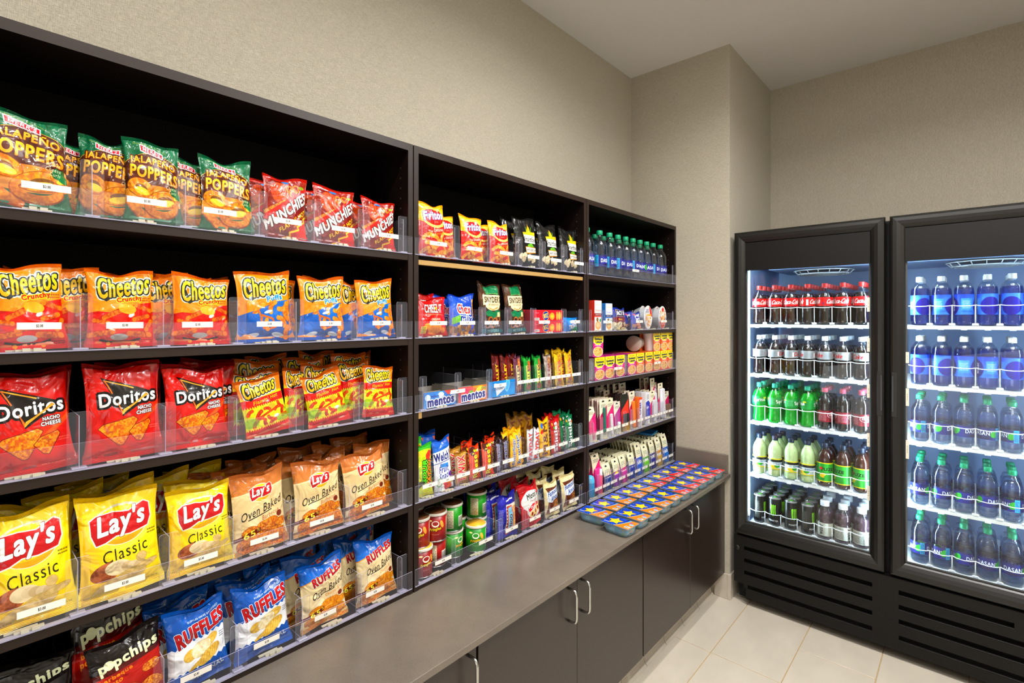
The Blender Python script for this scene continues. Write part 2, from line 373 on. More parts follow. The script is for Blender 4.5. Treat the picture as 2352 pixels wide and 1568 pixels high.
def flamin():
    a = Art(384, 500, '#e8860e'); T = a.top
    a.rect(0, T-7, 100, T, '#c86c0a'); a.rect(0, 72, 100, 90, '#e01c12'); flame(a, 90, 7, '#f4d020', 2); a.rect(0, 70, 100, 87, '#d81a12')
    a.rect(0, 20, 100, 72, '#c8d41e', noise=16, col2='#f0e424'); flame(a, 72, 6, '#e01c12', 5, -1)
    chee_logo(a, 46, 108, 74, rot=6); a.text("Flamin' Hot", 54, 80, 62, 8, '#f6b420', rot=5, bold=.4, shear=.2); a.text('Asteroids', 70, 72, 26, 4, '#8a1408', rot=5)
    a.ell(56, 44, 36, 20, '#f2e63a', rot=8); a.stick(30, 50, 18, 4, 50, '#d84a10', '#a02408', bend=2); a.ell(70, 38, 7, 4, '#ececee'); a.line([(30, 44), (50, 50), (74, 56)], 5, '#c8500e'); a.ell(62, 62, 10, 6, '#e8a82a')
    for (x, y, ro) in ((20, 32, 60), (42, 30, 100), (88, 46, 70), (60, 28, 20), (84, 60, 120)): a.stick(x, y, 14, 3.6, ro, '#d84a10', '#a02408', bend=2)
    [a.stick(q[0], q[1], 13, 3.2, q[2], '#e85a14', '#b02c08', bend=2) for q in ((74, 54, 20), (50, 58, -20), (12, 58, 40), (30, 40, 10), (54, 38, 140), (92, 34, 10))]; a.ell(12, 36, 16, 10, '#7fb020', al=.6); a.ell(86, 30, 18, 8, '#8fbc22', al=.6)
    a.rect(0, 0, 100, 22, '#cc140e'); flame(a, 22, 6, '#f0dc22', 7); flame(a, 18, 7, '#d8180e', 8); return a
def doritos():
    a = Art(384, 510, '#cf1508'); T = a.top
    a.rect(0, 0, 100, T, '#d81a0a', noise=46, col2='#a80e08'); a.rect(0, T-7, 100, T, '#8c0c08')
    a.line([(60, 42), (100, 78)], 14, '#ee5a14', al=.45); a.line([(70, 46), (100, 68)], 6, '#f88a22', al=.5)
    a.poly([(19, 114), (95, 86), (46, 58)], '#120c0a')
    a.line([(24, 109), (62, 95)], 1.8, '#f8b040'); a.line([(24, 109), (33, 90)], 1.8, '#f07818')
    a.text('Doritos', 55, 83, 78, 17, '#f4f4f4', bold=1.1, rot=3, ol=[('#120c0a', 3.0)])
    a.poly([(39, 79), (48, 62), (45, 60)], '#ee7414'); a.poly([(45, 60), (47, 67), (84, 84), (80, 87)], '#f09024', col2='#f8d060'); a.line([(46, 63), (80, 84)], 2.4, '#f8a838')
    a.text('NACHO', 78, 67.5, 21, 4.6, '#fafafa', rot=3, bold=.5, ol=[('#220806', .7)]); a.text('CHEESE', 77, 61, 24, 4.6, '#fafafa', rot=3, bold=.5, ol=[('#220806', .7)])
    for P, sd in ((((14, 44), (20, 49), (60, 56), (66, 52), (46, 20), (40, 20)), 1), (((62, 44), (84, 50), (86, 46), (70, 22), (64, 23), (54, 36)), 2)):
        a.poly(P, '#f0a81c', noise=2.3, col2='#c65c12', ol='#7a1a06', ow=.9)
    a.smalltext(84, 36, 98, 42, '#f0907a', 2); a.text('TORTILLA CHIPS', 16, 10, 24, 3, '#e88070', rot=-3); a.smalltext(60, 7, 92, 10, '#f0a090', 1); return a
def lays_logo(a, cx, cy, s):
    g = lambda P: [(cx+x*s, cy+y*s) for x, y in P]
    a.ell(cx, cy-2*s, 36*s, 27*s, '#e8e0c8'); a.ell(cx, cy-3*s, 34*s, 25*s, '#fbe21a', col2='#eda008'); a.ell(cx-4*s, cy-14*s, 18*s, 7*s, '#f6d428', al=.7)
    P = g([(-38, 8), (-30, 13), (-10, 15), (10, 12), (30, 20), (37, 16), (39, -2), (34, -13), (10, -17), (-8, -16), (-22, -22), (-33, -24), (-38, -10)])
    a.poly(P, '#c4161e', col2='#a80d18', ol='#f2efe6', ow=1.6*s)
    a.poly(P, '#cc1620', col2='#b00e1a')
    a.text("Lay's", cx+.5*s, cy-1*s, 60*s, 33*s, '#fbfbf8', rot=7, shear=.22, bold=1.9*s, ol=[('#7a0a12', .5*s)])
def lays():
    a = Art(384, 530, '#f7d90f'); T = a.top
    a.rect(0, 0, 100, T, '#f9dc12', noise=60, col2='#f2cc08'); a.rect(0, T-7, 100, T, '#cfae08')
    a.ell(50, 97, 44, 35, '#f8ef9a', al=.5); lays_logo(a, 51, 98, 1.0)
    a.text('Classic', 54, 59, 58, 16, '#26260c', rot=6, bold=.0, shear=.05); a.smalltext(84, 72, 97, 80, '#5c4c06', 2)
    a.ell(30, 38, 20, 12, '#8a4a2c', rot=10, noise=5, col2='#b8704a'); a.ell(44, 40, 17, 10, '#e4d4b0', rot=-5)
    for k in range(4): a.ell(48+k*8, 40-k*1.5, 9, 6.5, ('#dccaa6', '#cbb48c')[k % 2], rot=-10)
    for (x, y, rx, ry, r) in ((56, 24, 24, 9, 15), (36, 18, 22, 8, 20), (80, 34, 16, 4, 10), (74, 46, 7, 6, 0)): a.ell(x, y, rx+.8, ry+.8, '#b89a4a', rot=r, al=.6); a.ell(x, y, rx, ry, '#ddc48c', rot=r, noise=4, col2='#cfb478')
    a.text('Potato Chips', 20, 9, 26, 3.4, '#4a3c08', rot=4); a.text('NET WT 1 1/2 OZ (42.5g)', 74, 11, 36, 3, '#4a3c08', rot=4); return a
def baked(kind):
    a = Art(384, 500, '#e6d4ac'); T = a.top
    if kind == 'bbq':
        a.rect(0, 0, 100, T, '#ecdcb8', noise=50, col2='#dcc697'); a.poly([(0, T-36), (100, T-28), (100, T), (0, T)], '#b86f36', col2='#cf8c4c'); a.line([(0, T-36), (100, T-28)], 2, '#f2dfb2')
        lays_logo(a, 52, 96, .56)
        a.text('Oven Baked', 52, 68, 82, 13, '#1a1410', rot=12, shear=.35, bold=.3); a.line([(24, 54), (70, 63)], 1.5, '#1a1410'); a.text('Barbecue', 68, 56, 36, 7, '#a84818', rot=11, shear=.2)
    else:
        a.rect(0, 0, 100, T, '#efe3c6', noise=50, col2='#e0cfa6'); a.poly([(0, T-40), (30, T-32), (100, T-26), (100, T), (0, T)], '#0e5fb0', col2='#1c78cc'); a.line([(0, T-40), (30, T-32), (100, T-26)], 2, '#e89a24')
        ruff(a, 58, 98, 70, 14, .75); a.text('Oven Baked', 58, 72, 76, 13, '#1a1410', rot=12, shear=.35, bold=.3); a.line([(30, 59), (72, 67)], 1.5, '#1a1410')
        a.text('Cheddar &', 68, 60, 32, 6, '#d88018', rot=11, shear=.2); a.text('Sour Cream', 68, 52, 38, 6, '#d88018', rot=11, shear=.2)
    c1, c2 = ('#eaa024', '#b8601a') if kind == 'bbq' else ('#e8a622', '#c4781c')
    a.rect(0, 0, 100, 8, '#c89a54')
    for (x, y, r, s) in ((62, 38, 22, 1), (28, 34, 16, 2), (88, 38, 12, 3), (34, 14, 26, 4), (74, 17, 26, 5), (56, 20, 14, 6)): chipblob(a, x, y, r, s, c1, c2, .6)
    a.poly([(0, 22), (46, 32), (46, 40), (0, 28)], '#6a1a12'); a.text('65', 26, 31, 20, 10, '#f2ea5a', rot=10, bold=.6); a.text('%', 42, 36, 6, 5, '#f2ea5a'); a.text('LESS FAT', 56, 36, 16, 2.2, '#f0e0b0', rot=10)
    a.ell(86, 52, 6, 5, '#7a2c10'); return a
def ruff(a, cx, cy, w, rot, s=1.):
    a.text('RUFFLES', cx, cy, w, 22*s, '#d01a22', rot=rot, bold=1.6*s, ol=[('#ffffff', 1.3*s), ('#2a1a4a', .5)], col2='#a80f18')
def ruffles():
    a = Art(384, 480, '#1262b4'); T = a.top
    a.rect(0, 0, 100, T, '#1468bc', noise=50, col2='#0a4c96')
    P = [(i*100/18, 66+i*.55+(2.6 if i % 2 else -1.4)) for i in range(19)]; Q = [(100-i*100/18, 30-(i*.6)+6+(2.6 if i % 2 else -1.4)) for i in range(19)]
    a.poly(P+Q, '#e8eaee', col2='#f6f7f9'); ruff(a, 56, 86, 84, 12); a.text('RUFFLES HAVE RRRIDGES!', 62, 106, 54, 3.4, '#dfe8f4', rot=9, bold=.2)
    for (x, y, rx, ry, r) in ((70, 62, 15, 7, 20), (34, 52, 11, 8, 15), (54, 56, 18, 10, 20), (66, 42, 22, 9, 25), (42, 34, 12, 3, 30)): a.ell(x, y, rx+.6, ry+.6, '#a88a3a', rot=r, al=.6); a.ell(x, y, rx, ry, '#e4c46a' if x != 54 else '#eee6cc', rot=r, noise=3, col2='#d2aa48' if x != 54 else '#ddcca0')
    for k in range(7): a.line([(50+k*5, 35+k), (54+k*5, 48+k)], .7, '#b08a34', al=.7)
    a.text('ORIGINAL', 62, 17, 56, 8, '#dfe6f2', rot=8, bold=.7); a.smalltext(88, 58, 98, 68, '#445566', 3); return a
def popc(kind):
    a = Art(384, 500, '#1a1310'); T = a.top
    if kind == 'red': a.poly([(0, 0), (100, 0), (100, 92), (60, 90), (0, 80)], '#b81a06', col2='#8c0c06'); a.poly([(0, 76), (100, 88), (100, 96), (0, 84)], '#5a120a')
    else: a.rect(0, 0, 100, 70, '#241c18', noise=30, col2='#3a2f28')
    a.text('p pchips', 54, 96, 84, 20, '#e9edc8', rot=9, bold=1.5); a.ell(25.5, 94, 7.2, 7.2, '#e9edc8')
    a.text('barbeque' if kind == 'red' else 'sea salt', 34, 74, 46, 8, '#e8901c', rot=9, bold=.6); a.text('potato', 26, 63, 32, 8, '#e8901c', rot=9, bold=.6)
    for (x, y, r, s) in ((84, 66, 13, 1), (46, 42, 17, 2), (80, 38, 17, 3), (30, 18, 18, 4), (66, 14, 18, 5)): chipblob(a, x, y, r, s, '#f2b04a', '#b4581a', .65)
    return a
def fritos():
    a = Art(320, 460, '#c81c10'); T = a.top
    a.rect(0, 78, 100, T, '#f2c21a', col2='#e8b010'); a.ell(54, 104, 44, 32, '#f4d878'); a.ell(54, 106, 40, 27, '#f0c41e'); a.poly([(0, 0), (100, 0), (100, 84), (60, 74), (0, 92)], '#c8180e', noise=30, col2='#a80e0a'); a.ell(54, 102, 44, 28, '#f6d67a'); a.ell(54, 104, 39, 23, '#cf1c14')
    a.text('Fritos', 54, 108, 74, 22, '#ffffff', rot=8, bold=2, shear=.15, ol=[('#1c3c9c', 1.4)]); a.text('BRAND', 60, 90, 16, 3, '#f4d0b0', rot=6)
    a.text('The ORIGINAL', 60, 68, 66, 7, '#f6e6d2', rot=10, bold=.4); a.text('CORN CHIPS', 66, 60, 26, 3.4, '#f6d02a', rot=9)
    for i, (x, y, ro) in enumerate(((24, 50, 20), (56, 46, -30), (84, 52, 60), (34, 30, -20), (66, 28, 30), (90, 26, -50), (20, 12, 40), (50, 10, -15), (80, 10, 20))): a.stick(x, y, 28, 5.5, ro, '#f0b048', '#cc7a22', bend=4)
    return a
def smart():
    a = Art(320, 460, '#161616'); T = a.top
    a.rect(0, 0, 100, T, '#1c1c1c', noise=40, col2='#0c0c0c')
    a.poly([(30, 98), (98, 104), (96, 86), (34, 82)], '#f2c81a'); a.poly([(54, 126), (48, 100), (66, 98), (62, 114)], '#f0c21c', noise=1.6, col2='#d89c10'); a.line([(44, 114), (50, 96)], 2, '#6cae2a'); a.line([(72, 116), (66, 98)], 2, '#6cae2a')
    a.poly([(34, 92), (98, 92), (98, 70), (36, 68)], '#f2f2ee'); a.text('Smartfood', 64, 80, 62, 14, '#161616', rot=2, shear=.25, bold=.5)
    a.blob(66, 62, 14, '#6cae2a', 3, sy=.5); a.poly([(38, 58), (98, 60), (98, 44), (42, 38)], '#d8901c'); a.poly([(40, 56), (96, 58), (96, 46), (44, 41)], '#f4f2ea'); a.text('WHITE CHEDDAR', 69, 50, 50, 6, '#161616', rot=3, bold=.4)
    R = random.Random(3)
    for i in range(7): a.blob(R.uniform(20, 90), R.uniform(12, 34), R.uniform(7, 10), '#e6dcc0', i, noise=2, col2='#c0ad84')
    a.rect(0, 0, 100, 9, '#1a1a16'); return a
def cheezit():
    a = Art(256, 240, '#c81414'); a.rect(0, 0, 100, a.top, '#d01814', noise=30, col2='#b0100e')
    a.text('CHEEZ-IT', 52, 66, 64, 21, '#f6f2ec', rot=-1, bold=1.1, ol=[('#4a0c0a', 1)]); a.ell(58, 66, 4, 4, '#f0b414'); a.line([(24, 52), (90, 50)], 1, '#e8b060')
    a.text('ORIGINAL', 56, 40, 34, 5, '#f6e8d0', bold=.4)
    for (x, y, r, s) in ((52, 20, 26, 1), (84, 14, 10, 2), (26, 24, 12, 3)): a.blob(x, y, r, '#efa21e', s, 8, .05, sy=.7, noise=3, col2='#d8800e')
    a.rect(6, 8, 22, 24, '#f0d41a'); a.smalltext(7, 9, 21, 23, '#333311', 4); return a
def chex():
    a = Art(256, 270, '#2a62c8'); a.rect(0, 0, 100, a.top, '#2c66cc', noise=40, col2='#1c4cae'); T = a.top
    a.text('Chex', 52, 66, 54, 22, '#d02a1c', rot=-3, bold=1.6, ol=[('#f4f4f6', 2.4)]); a.text('mix', 60, 42, 50, 16, '#1c3a9c', rot=-5, bold=1.6, ol=[('#f4f4f6', 2.0)]); a.poly([(4, 28), (34, 34), (34, 52), (4, 44)], '#6cb42a')
    R = random.Random(5)
    for i in range(30): a.blob(R.uniform(0, 100), R.uniform(0, 22), R.uniform(5, 8), R.choice(['#b8823a', '#8a5a26', '#d8aa60']), i, 9, .1)
    for i in range(5): a.blob(94, 50+i*9, 6, '#e0a850', i, 9, .1)
    return a
def snyder():
    a = Art(256, 340, '#4a2c18'); T = a.top
    a.rect(0, 0, 100, T, '#5c3a22', noise=20, col2='#38200f'); a.rect(26, 100, 84, T-4, '#0d7a4e'); a.text("America's Favorite Pretzel", 54, 104, 52, 3, '#e8d860')
    a.ell(54, 86, 44, 17, '#2a1a0c'); a.rect(12, 74, 98, 100, '#e8dab4'); a.ell(54, 72, 34, 12, '#e8dab4'); a.text("SNYDER'S", 56, 88, 76, 15, '#3a2412', bold=1.0); a.text('OF HANOVER', 56, 75, 46, 5, '#3a2412'); a.line([(34, 66), (54, 62), (76, 68)], 3, '#b8924a')
    a.poly([(18, 56), (34, 62), (54, 56), (76, 62), (92, 58), (90, 46), (54, 40), (24, 46)], '#0d7a4e')
    for i, (x, y) in enumerate(((40, 36), (62, 34), (52, 24), (76, 40), (30, 24))): a.ring(x, y, 9, 7, 4, '#8a4a1c'); a.ring(x, y, 9, 7, 2.6, '#b8743a')
    a.text('Olde Tyme', 58, 20, 50, 8, '#dfe4ea', rot=5); a.rect(10, 4, 100, 14, '#0f6a6a'); a.text('PRETZELS', 58, 9, 46, 6, '#d8e4e8', rot=2); a.rect(72, 44, 86, 56, '#e0d49a'); return a
def ritz():
    a = Art(400, 108, '#c8102e'); T = a.top
    a.ell(40, 13, 11, 12, '#f2c81a'); a.ell(40, 13, 10, 11, '#143c9c'); a.text('RITZ', 40, 13, 14, 10, '#f6d41e', rot=12, bold=.6); a.ell(62, 12, 9, 9, '#e8b04a', noise=2, col2='#d89434'); a.rect(58, 9, 67, 15, '#f2c428')
    a.ell(80, 13, 3.5, 11, '#e0a648'); a.ell(88, 13, 4, 11, '#e8b860'); a.ell(95, 13, 3, 10, '#d89838'); a.text('SNACK', 10, 20, 12, 3, '#f4d0d0'); a.bars(2, 2, 18, 8, 3); return a
def treat():
    a = Art(256, 150, '#1c8ed8'); a.rect(0, 0, 100, a.top, '#2298e0', noise=16, col2='#1274b8'); a.poly([(40, 0), (100, 0), (100, 34), (60, 14)], '#1c9a5c'); a.text('RICE', 52, 40, 30, 8, '#fafafa', rot=10, bold=.8); a.text('TREATS', 58, 22, 60, 16, '#fafafa', rot=12, bold=1.4, ol=[('#0c4a8c', 1)]); a.blob(84, 40, 9, '#e8d8b0', 2); return a
def mentos(k):
    a = Art(384, 150, '#2c8ed8' if k == 1 else '#d8486c')
    if k == 1: a.rect(0, 0, 100, 39, '#58b0ea', noise=24, col2='#2480cc'); a.poly([(62, 39), (74, 28), (100, 34), (100, 39)], '#d8462a'); a.text('mint', 90, 32, 18, 8, '#ffffff', rot=5, bold=.7); a.ell(12, 26, 8, 8, '#dfeefa'); a.ell(52, 30, 9, 7, '#dfeefa'); a.ell(96, 18, 7, 9, '#dfeefa'); a.text('mint', 34, 28, 24, 6, '#1c2a8c', bold=.6)
    else: a.rect(0, 0, 50, 39, '#d84a7c', noise=20, col2='#e8703c'); a.rect(50, 0, 100, 39, '#f0a02a', noise=14, col2='#e8682a'); a.ell(72, 30, 12, 6, '#f2d41a', rot=20); a.text('fruit', 88, 32, 16, 8, '#3a9a2c', rot=8, bold=.6); a.ell(26, 28, 8, 6, '#e8246c'); a.ell(44, 24, 7, 5, '#7ab82a')
    a.text('mentos', 52, 14, 80, 17, '#1f2a86', rot=3, bold=2.2, ol=[('#ffffff', 2)]); return a
def trident():
    a = Art(384, 150, '#1c9cd8'); a.rect(0, 0, 100, 39, '#28a4e0', noise=30, col2='#1484c4'); a.poly([(22, 34), (60, 28), (62, 20), (30, 2)], '#f2f6fa'); a.text('Trident', 42, 22, 34, 8, '#1c3c7c', rot=4, bold=.5); a.ell(70, 26, 8, 16, '#9ad4f2', rot=-15); a.ell(70, 26, 6, 13, '#48b0e4', rot=-15); return a
def bar_art(c1, c2, txt, tc, box=None, blob=None, v=True):
    a = Art(128, 330, c1); T = a.top
    a.rect(0, 0, 100, T, c1, noise=40, col2=c2)
    if box: a.rect(22, 40, 66, 190, box)
    if blob: 
        for i in range(4): a.blob(66, T-40-i*18, 20, blob, i, 10, .15, noise=4, col2='#8a4a1c')
        a.blob(50, 30, 30, blob, 7, 10, .2, noise=5, col2='#8a4a1c')
    a.text(txt, 46 if box else 50, 115, 150, 30 if not box else 30, tc, rot=90, bold=3); a.rect(0, T-10, 100, T, c2); a.rect(0, 0, 100, 8, c2); return a
def vtext(c1, c2, txt, tc, ol, w=220, h=240, sz=60, extra=None, top=None):
    a = Art(w, h, c1); T = a.top; a.rect(0, 0, 100, T, c1, noise=30, col2=c2)
    if extra: extra(a, T)
    a.text(txt, 50, T*.46, T*.82, sz, tc, rot=90, bold=2.2, ol=[(ol, 2.4)] if ol else [])
    a.rect(0, T-7, 100, T, top or c2); a.rect(0, 0, 100, 5, top or c2); return a
def sour():
    a = Art(200, 420, '#e8e01e'); T = a.top
    a.rect(0, 0, 100, T, '#e8e31c', noise=20, col2='#b4cc1c'); a.poly([(0, T-30), (50, T-18), (100, T-26), (100, T), (0, T)], '#3cb02c'); a.blob(76, T-50, 20, '#e8482a', 2, 12, .3, noise=5, col2='#c8321c'); a.blob(34, T-36, 16, '#f0c820', 3); 
    a.text('SOUR', 46, 100, 90, 26, '#5ccc2a', rot=86, bold=3, ol=[('#1a2a10', 3)]); a.text('PATCH', 80, 90, 100, 24, '#f08a1c', rot=84, bold=3, ol=[('#1a2a10', 3)]); a.blob(20, 50, 18, '#3a3a12', 4, 16, .5); a.rect(0, 0, 100, 10, '#d8d41c'); return a
def welch():
    a = Art(240, 400, '#eef1f6'); T = a.top
    a.poly([(0, T-46), (100, T-34), (100, T), (0, T)], '#1c5cb4', col2='#2a78cc'); a.poly([(84, T-8), (100, T-8), (100, T-30)], '#e86a3c'); a.text("Welch's", 52, T-60, 98, 26, '#1c2c7c', rot=3, bold=2); a.line([(0, T-82), (100, T-74)], 2, '#1c3c9c'); a.rect(30, T-96, 76, T-84, '#4a94dc')
    a.text('Fruit', 50, 66, 50, 20, '#1c3c9c', rot=6, shear=.3, bold=1); a.text('Snacks', 58, 46, 72, 20, '#1c3c9c', rot=8, shear=.3, bold=1); a.ell(24, 26, 16, 14, '#3a8c4a'); a.ell(24, 26, 13, 11, '#e8eee0')
    for i, (x, y, c) in enumerate(((54, 22, '#d8303c'), (72, 18, '#e8822a'), (88, 26, '#e8b04a'), (60, 8, '#c8283c'), (80, 6, '#e86a3c'), (90, 44, '#7a3ca0'))): a.blob(x, y, 11, c, i, 12, .1)
    return a
def pringle(k):
    a = Art(640, 240, '#b01818' if k == 'r' else '#2fa02c'); T = a.top; c = ('#b81a14', '#8c100e') if k == 'r' else ('#36ac30', '#1f8a22')
    a.rect(0, 0, 100, T, c[0], noise=30, col2=c[1])
    for x0 in (25,):   # the front panel, centred on u = .25 and .75 sides
        a.ell(x0, 25, 5.6, 4.6, '#f2ead8'); a.ell(x0, 25.6, 4.2, 3, c[1]); a.text('Pringles', x0, 17, 17, 5.4, '#f2d41e', rot=8, bold=.35, ol=[('#2a1208', .5)], shear=.2)
        a.text('Original' if k == 'r' else 'Sour Cream & Onion', x0, 9.5, 10, 2.2, '#f6e8d8')
        a.ell(x0+10, 24, 2.6, 6, '#e8b04a', rot=20, al=.9); a.ell(x0-8, 30, 3, 1.4, '#f0dca0')
    a.rect(45, 4, 58, 32, '#e8e2c8'); a.smalltext(46, 5, 57, 31, '#6a6448', 11); a.bars(66, 6, 76, 22, 4); a.rect(80, 4, 93, 32, '#e8e2c8'); a.smalltext(81, 5, 92, 31, '#6a6448', 11)
    return a
def cookieblue():
    a = Art(240, 330, '#2a2a9c'); T = a.top; a.rect(0, 0, 100, T, '#3234b0', noise=30, col2='#1c1c7c')
    a.rect(34, 22, 96, T-34, '#e8e0d0'); 
    for i in range(7): a.ell(82, 30+i*10, 12, 5, '#d8aa68'); a.ell(44, 34+i*10, 9, 5, '#8a4a24')
    a.poly([(44, 6), (74, 10), (78, 70), (64, 100), (40, 96)], '#d8482a'); a.poly([(46, 10), (70, 12), (74, 70), (62, 96), (44, 92)], '#8ac4dc'); a.text('BINGO', 60, 44, 52, 14, '#5a3418', rot=86, bold=1.4); a.text('COOKIES', 72, 52, 44, 6, '#3a4a6a', rot=86)
    a.line([(36, T-22), (60, T-14), (80, T-20)], 5, '#dfe2ee'); a.smalltext(4, 20, 20, 90, '#c0c4d8', 20); return a
def motts():
    a = Art(240, 330, '#c41428'); T = a.top; a.rect(0, 0, 100, T, '#cc1428', noise=20, col2='#a80e1c'); a.ell(50, 82, 48, 34, '#e8e8e6'); a.text("Mott's", 56, 98, 60, 18, '#222c22', rot=4, bold=1.2); a.text('Medleys', 60, 80, 40, 7, '#8a1420'); a.ell(60, 52, 40, 26, '#e0e2e0'); a.poly([(26, 58), (50, 72), (90, 66), (92, 56), (60, 60), (30, 48)], '#d81c2c')
    a.text('CUBERS', 60, 62, 44, 6, '#ffffff', rot=4, bold=.6)
    for i, (x, y) in enumerate(((44, 40), (66, 44), (86, 48), (56, 30))): a.ell(x, y, 13, 10, '#ecd094'); a.ell(x, y, 5, 6, '#8c1420')
    a.ell(90, 104, 9, 9, '#d83a48'); return a
def amos():
    a = Art(240, 340, '#e8ddb4'); T = a.top; a.rect(0, 0, 100, T, '#ece2bc', noise=30, col2='#dccf9c'); a.poly([(4, 0), (96, 0), (96, 60), (80, 90), (90, T-26), (8, T-26), (20, 90)], '#7a4220', noise=8, col2='#5a2c12')
    a.poly([(12, 62), (40, 56), (90, 70), (86, 96), (94, T-32), (10, T-42)], '#dfe8f2'); a.text('Famous', 52, 96, 70, 18, '#1c4c9c', rot=10, shear=.3, bold=1.2); a.text('Amos', 58, 74, 52, 18, '#1c4c9c', rot=10, shear=.3, bold=1.2)
    R = random.Random(2)
    for i in range(9): a.blob(R.uniform(10, 90), R.uniform(8, 50), 12, '#c08a4a', i, 12, .08, noise=3, col2='#7a4a22')
    a.rect(0, 0, 100, 12, '#e4d8b0'); return a
def snackbox(c):
    a = Art(150, 330, '#f2f0ea'); T = a.top; a.text('Snack', 50, 150, 76, 16, c, bold=.8); a.text('CRACKERS', 50, 190, 76, 9, '#d87a5a'); a.smalltext(14, 134, 86, 140, '#888888', 1); a.rect(0, 108, 100, 128, '#7c1420' if c[1] in 'cd' else '#1c2c6c'); a.text('SNACK KIT', 50, 118, 76, 8, '#f0e8d8', bold=.4); a.rect(0, 100, 100, 107, c)
    a.ell(40, 82, 16, 16, '#8a6a3a'); a.ell(82, 76, 14, 12, '#2c9a5c'); a.ell(50, 38, 40, 30, '#e8b870', noise=5, col2='#e0a458'); a.ell(50, 40, 26, 18, '#f0dcb0', noise=4, col2='#e4c88a'); return a
def act():
    a = Art(256, 320, '#1c48b8'); T = a.top; a.rect(0, 0, 100, T, '#1c50c4', noise=24, col2='#123a94'); a.rect(0, 0, 100, 70, '#7a1c28'); a.rect(20, 72, 84, 112, '#d8a83a'); a.rect(22, 74, 82, 110, '#101c50'); a.text('ACT II', 52, 92, 54, 22, '#ffffff', bold=2); a.text('Butter', 50, 58, 34, 8, '#f0d02a', bold=.6)
    R = random.Random(9)
    for i in range(34): a.blob(R.uniform(0, 100), R.uniform(0, 38), R.uniform(6, 10), R.choice(['#f2ecd0', '#e4d8a8', '#d8c88a']), i, 9, .2)
    return a
def poptart():
    a = Art(200, 260, '#2440b0'); T = a.top; a.rect(0, 0, 100, T, '#2c4cc0', noise=20, col2='#1c3494'); a.text('pop', 56, 96, 54, 26, '#ffffff', rot=6, bold=3, ol=[('#162a80', 2)]); a.text('tarts', 58, 74, 44, 14, '#ffffff', rot=6, bold=2); a.blob(30, 106, 9, '#e85a6a', 3)
    for i, (x, y, r) in enumerate(((26, 26, 0), (64, 34, 35), (76, 18, -30))): a.rect(x-20, y-12, x+20, y+12, '#d86a4a'); a.rect(x-16, y-9, x+16, y+9, '#e89a7a', noise=4, col2='#f2c8b0')
    return a
def bowl(k):
    a = Art(200, 280, '#f2efe8'); T = a.top
    if k == 1: a.poly([(60, T), (100, T), (100, 70), (74, 84)], '#d81c1c'); a.text('CHEF', 40, 116, 34, 10, '#2c3c9c', bold=1); a.text('SOUP', 40, 104, 34, 10, '#2c3c9c', bold=1); a.rect(30, 78, 86, 90, '#f0b83a')
    else: a.ell(54, 118, 14, 14, '#d8242c'); a.rect(0, 0, 100, 44, '#cc4a38'); a.rect(70, 44, 94, 70, '#5c84c4'); a.text('Noodles', 54, 30, 50, 10, '#f6dcd0', bold=.5)
    R = random.Random(k)
    for i in range(26): a.blob(R.uniform(20, 80), R.uniform(16, 70) if k == 1 else R.uniform(50, 110), R.uniform(6, 10), R.choice(['#d8924a', '#e8b87a', '#c8602c', '#e8dcb8']), i, 9, .2)
    return a
def noodle(k):
    c = '#d0208c' if k == 'p' else '#ee6a20'; a = Art(160, 300, c); T = a.top
    a.poly([(0, T-66), (30, T-88), (66, T-88), (100, T-60), (100, T), (0, T)], '#f4e41c'); a.line([(0, T-66), (30, T-88), (66, T-88), (100, T-60)], 4, '#f6e6ea'); a.text('Maruchan', 50, T-16, 56, 10, '#d83a1c', bold=.8); a.text('Instant', 52, T-38, 76, 18, '#1c2c4c', bold=3); a.text('Lunch', 54, T-62, 60, 16, '#1c2c4c', bold=3)
    a.text('ROAST BEEF' if k == 'p' else 'CHICKEN', 50, T-92, 66, 7, '#f6e6ea', bold=.6); a.ell(50, 44, 50, 42, '#f2e8e0'); a.ell(50, 44, 46, 38, '#e0a85a', noise=5, col2='#f0d08a'); R = random.Random(6)
    for i in range(26): a.ell(R.uniform(16, 84), R.uniform(14, 74), 4, 3, R.choice(['#e8601c', '#4aa83c', '#e8d8a0', '#c8401c']))
    return a
def card(kind):
    a = Art(128, 330, '#d81c82'); T = a.top
    if kind == 'pink': c, tc = '#e0187c', '#ece6cc'
    elif kind == 'mag': c, tc = '#c8206a', '#e8e4d2'
    elif kind == 'red': c, tc = '#e8401c', '#1c1c1c'
    elif kind == 'pur': c, tc = '#b83090', '#e6e2d4'
    a.rect(0, 0, 100, T, c, noise=60, col2=c); R = random.Random(len(kind))
    a.poly([(0, T*.52), (14, T*.60), (46, T*.68), (100, T*.84), (100, T), (0, T)], tc); a.rect(34, T-20, 66, T-13, '#161616'); a.ell(50, T-14, 9, 6, '#161616'); a.smalltext(20, T-56, 84, T-34, '#445544', 3)
    a.rect(0, 0, 100, 60, '#dcd8c8' if kind != 'red' else '#c89a1c'); a.smalltext(10, 8, 90, 50, '#8a9a98', 5, al=.5); return a
def med(c1, c2, txt, tc='#ffffff', fig=None):
    a = Art(160, 300, '#ece8cc'); T = a.top; a.rect(0, 0, 100, T*.55, c1, noise=50, col2=c2); a.rect(0, 0, 100, T*.22, c2); a.text(txt, 50, T*.42, 82, 24, tc, bold=2.5, rot=4, ol=[('#222222', .8)]); a.smalltext(8, 8, 92, 36, '#f0f0e8', 3, al=.6)
    if fig: a.ell(50, T*.42, 34, 22, fig); a.text(txt, 50, T*.42, 60, 20, tc, bold=2, rot=8)
    a.rect(36, T-24, 64, T-17, '#161616'); a.ell(50, T-18, 8, 6, '#161616'); a.smalltext(18, T-66, 84, T-40, '#5a7a6a', 3); a.line([(100, T*.75), (76, T*.55)], 4, c1); return a
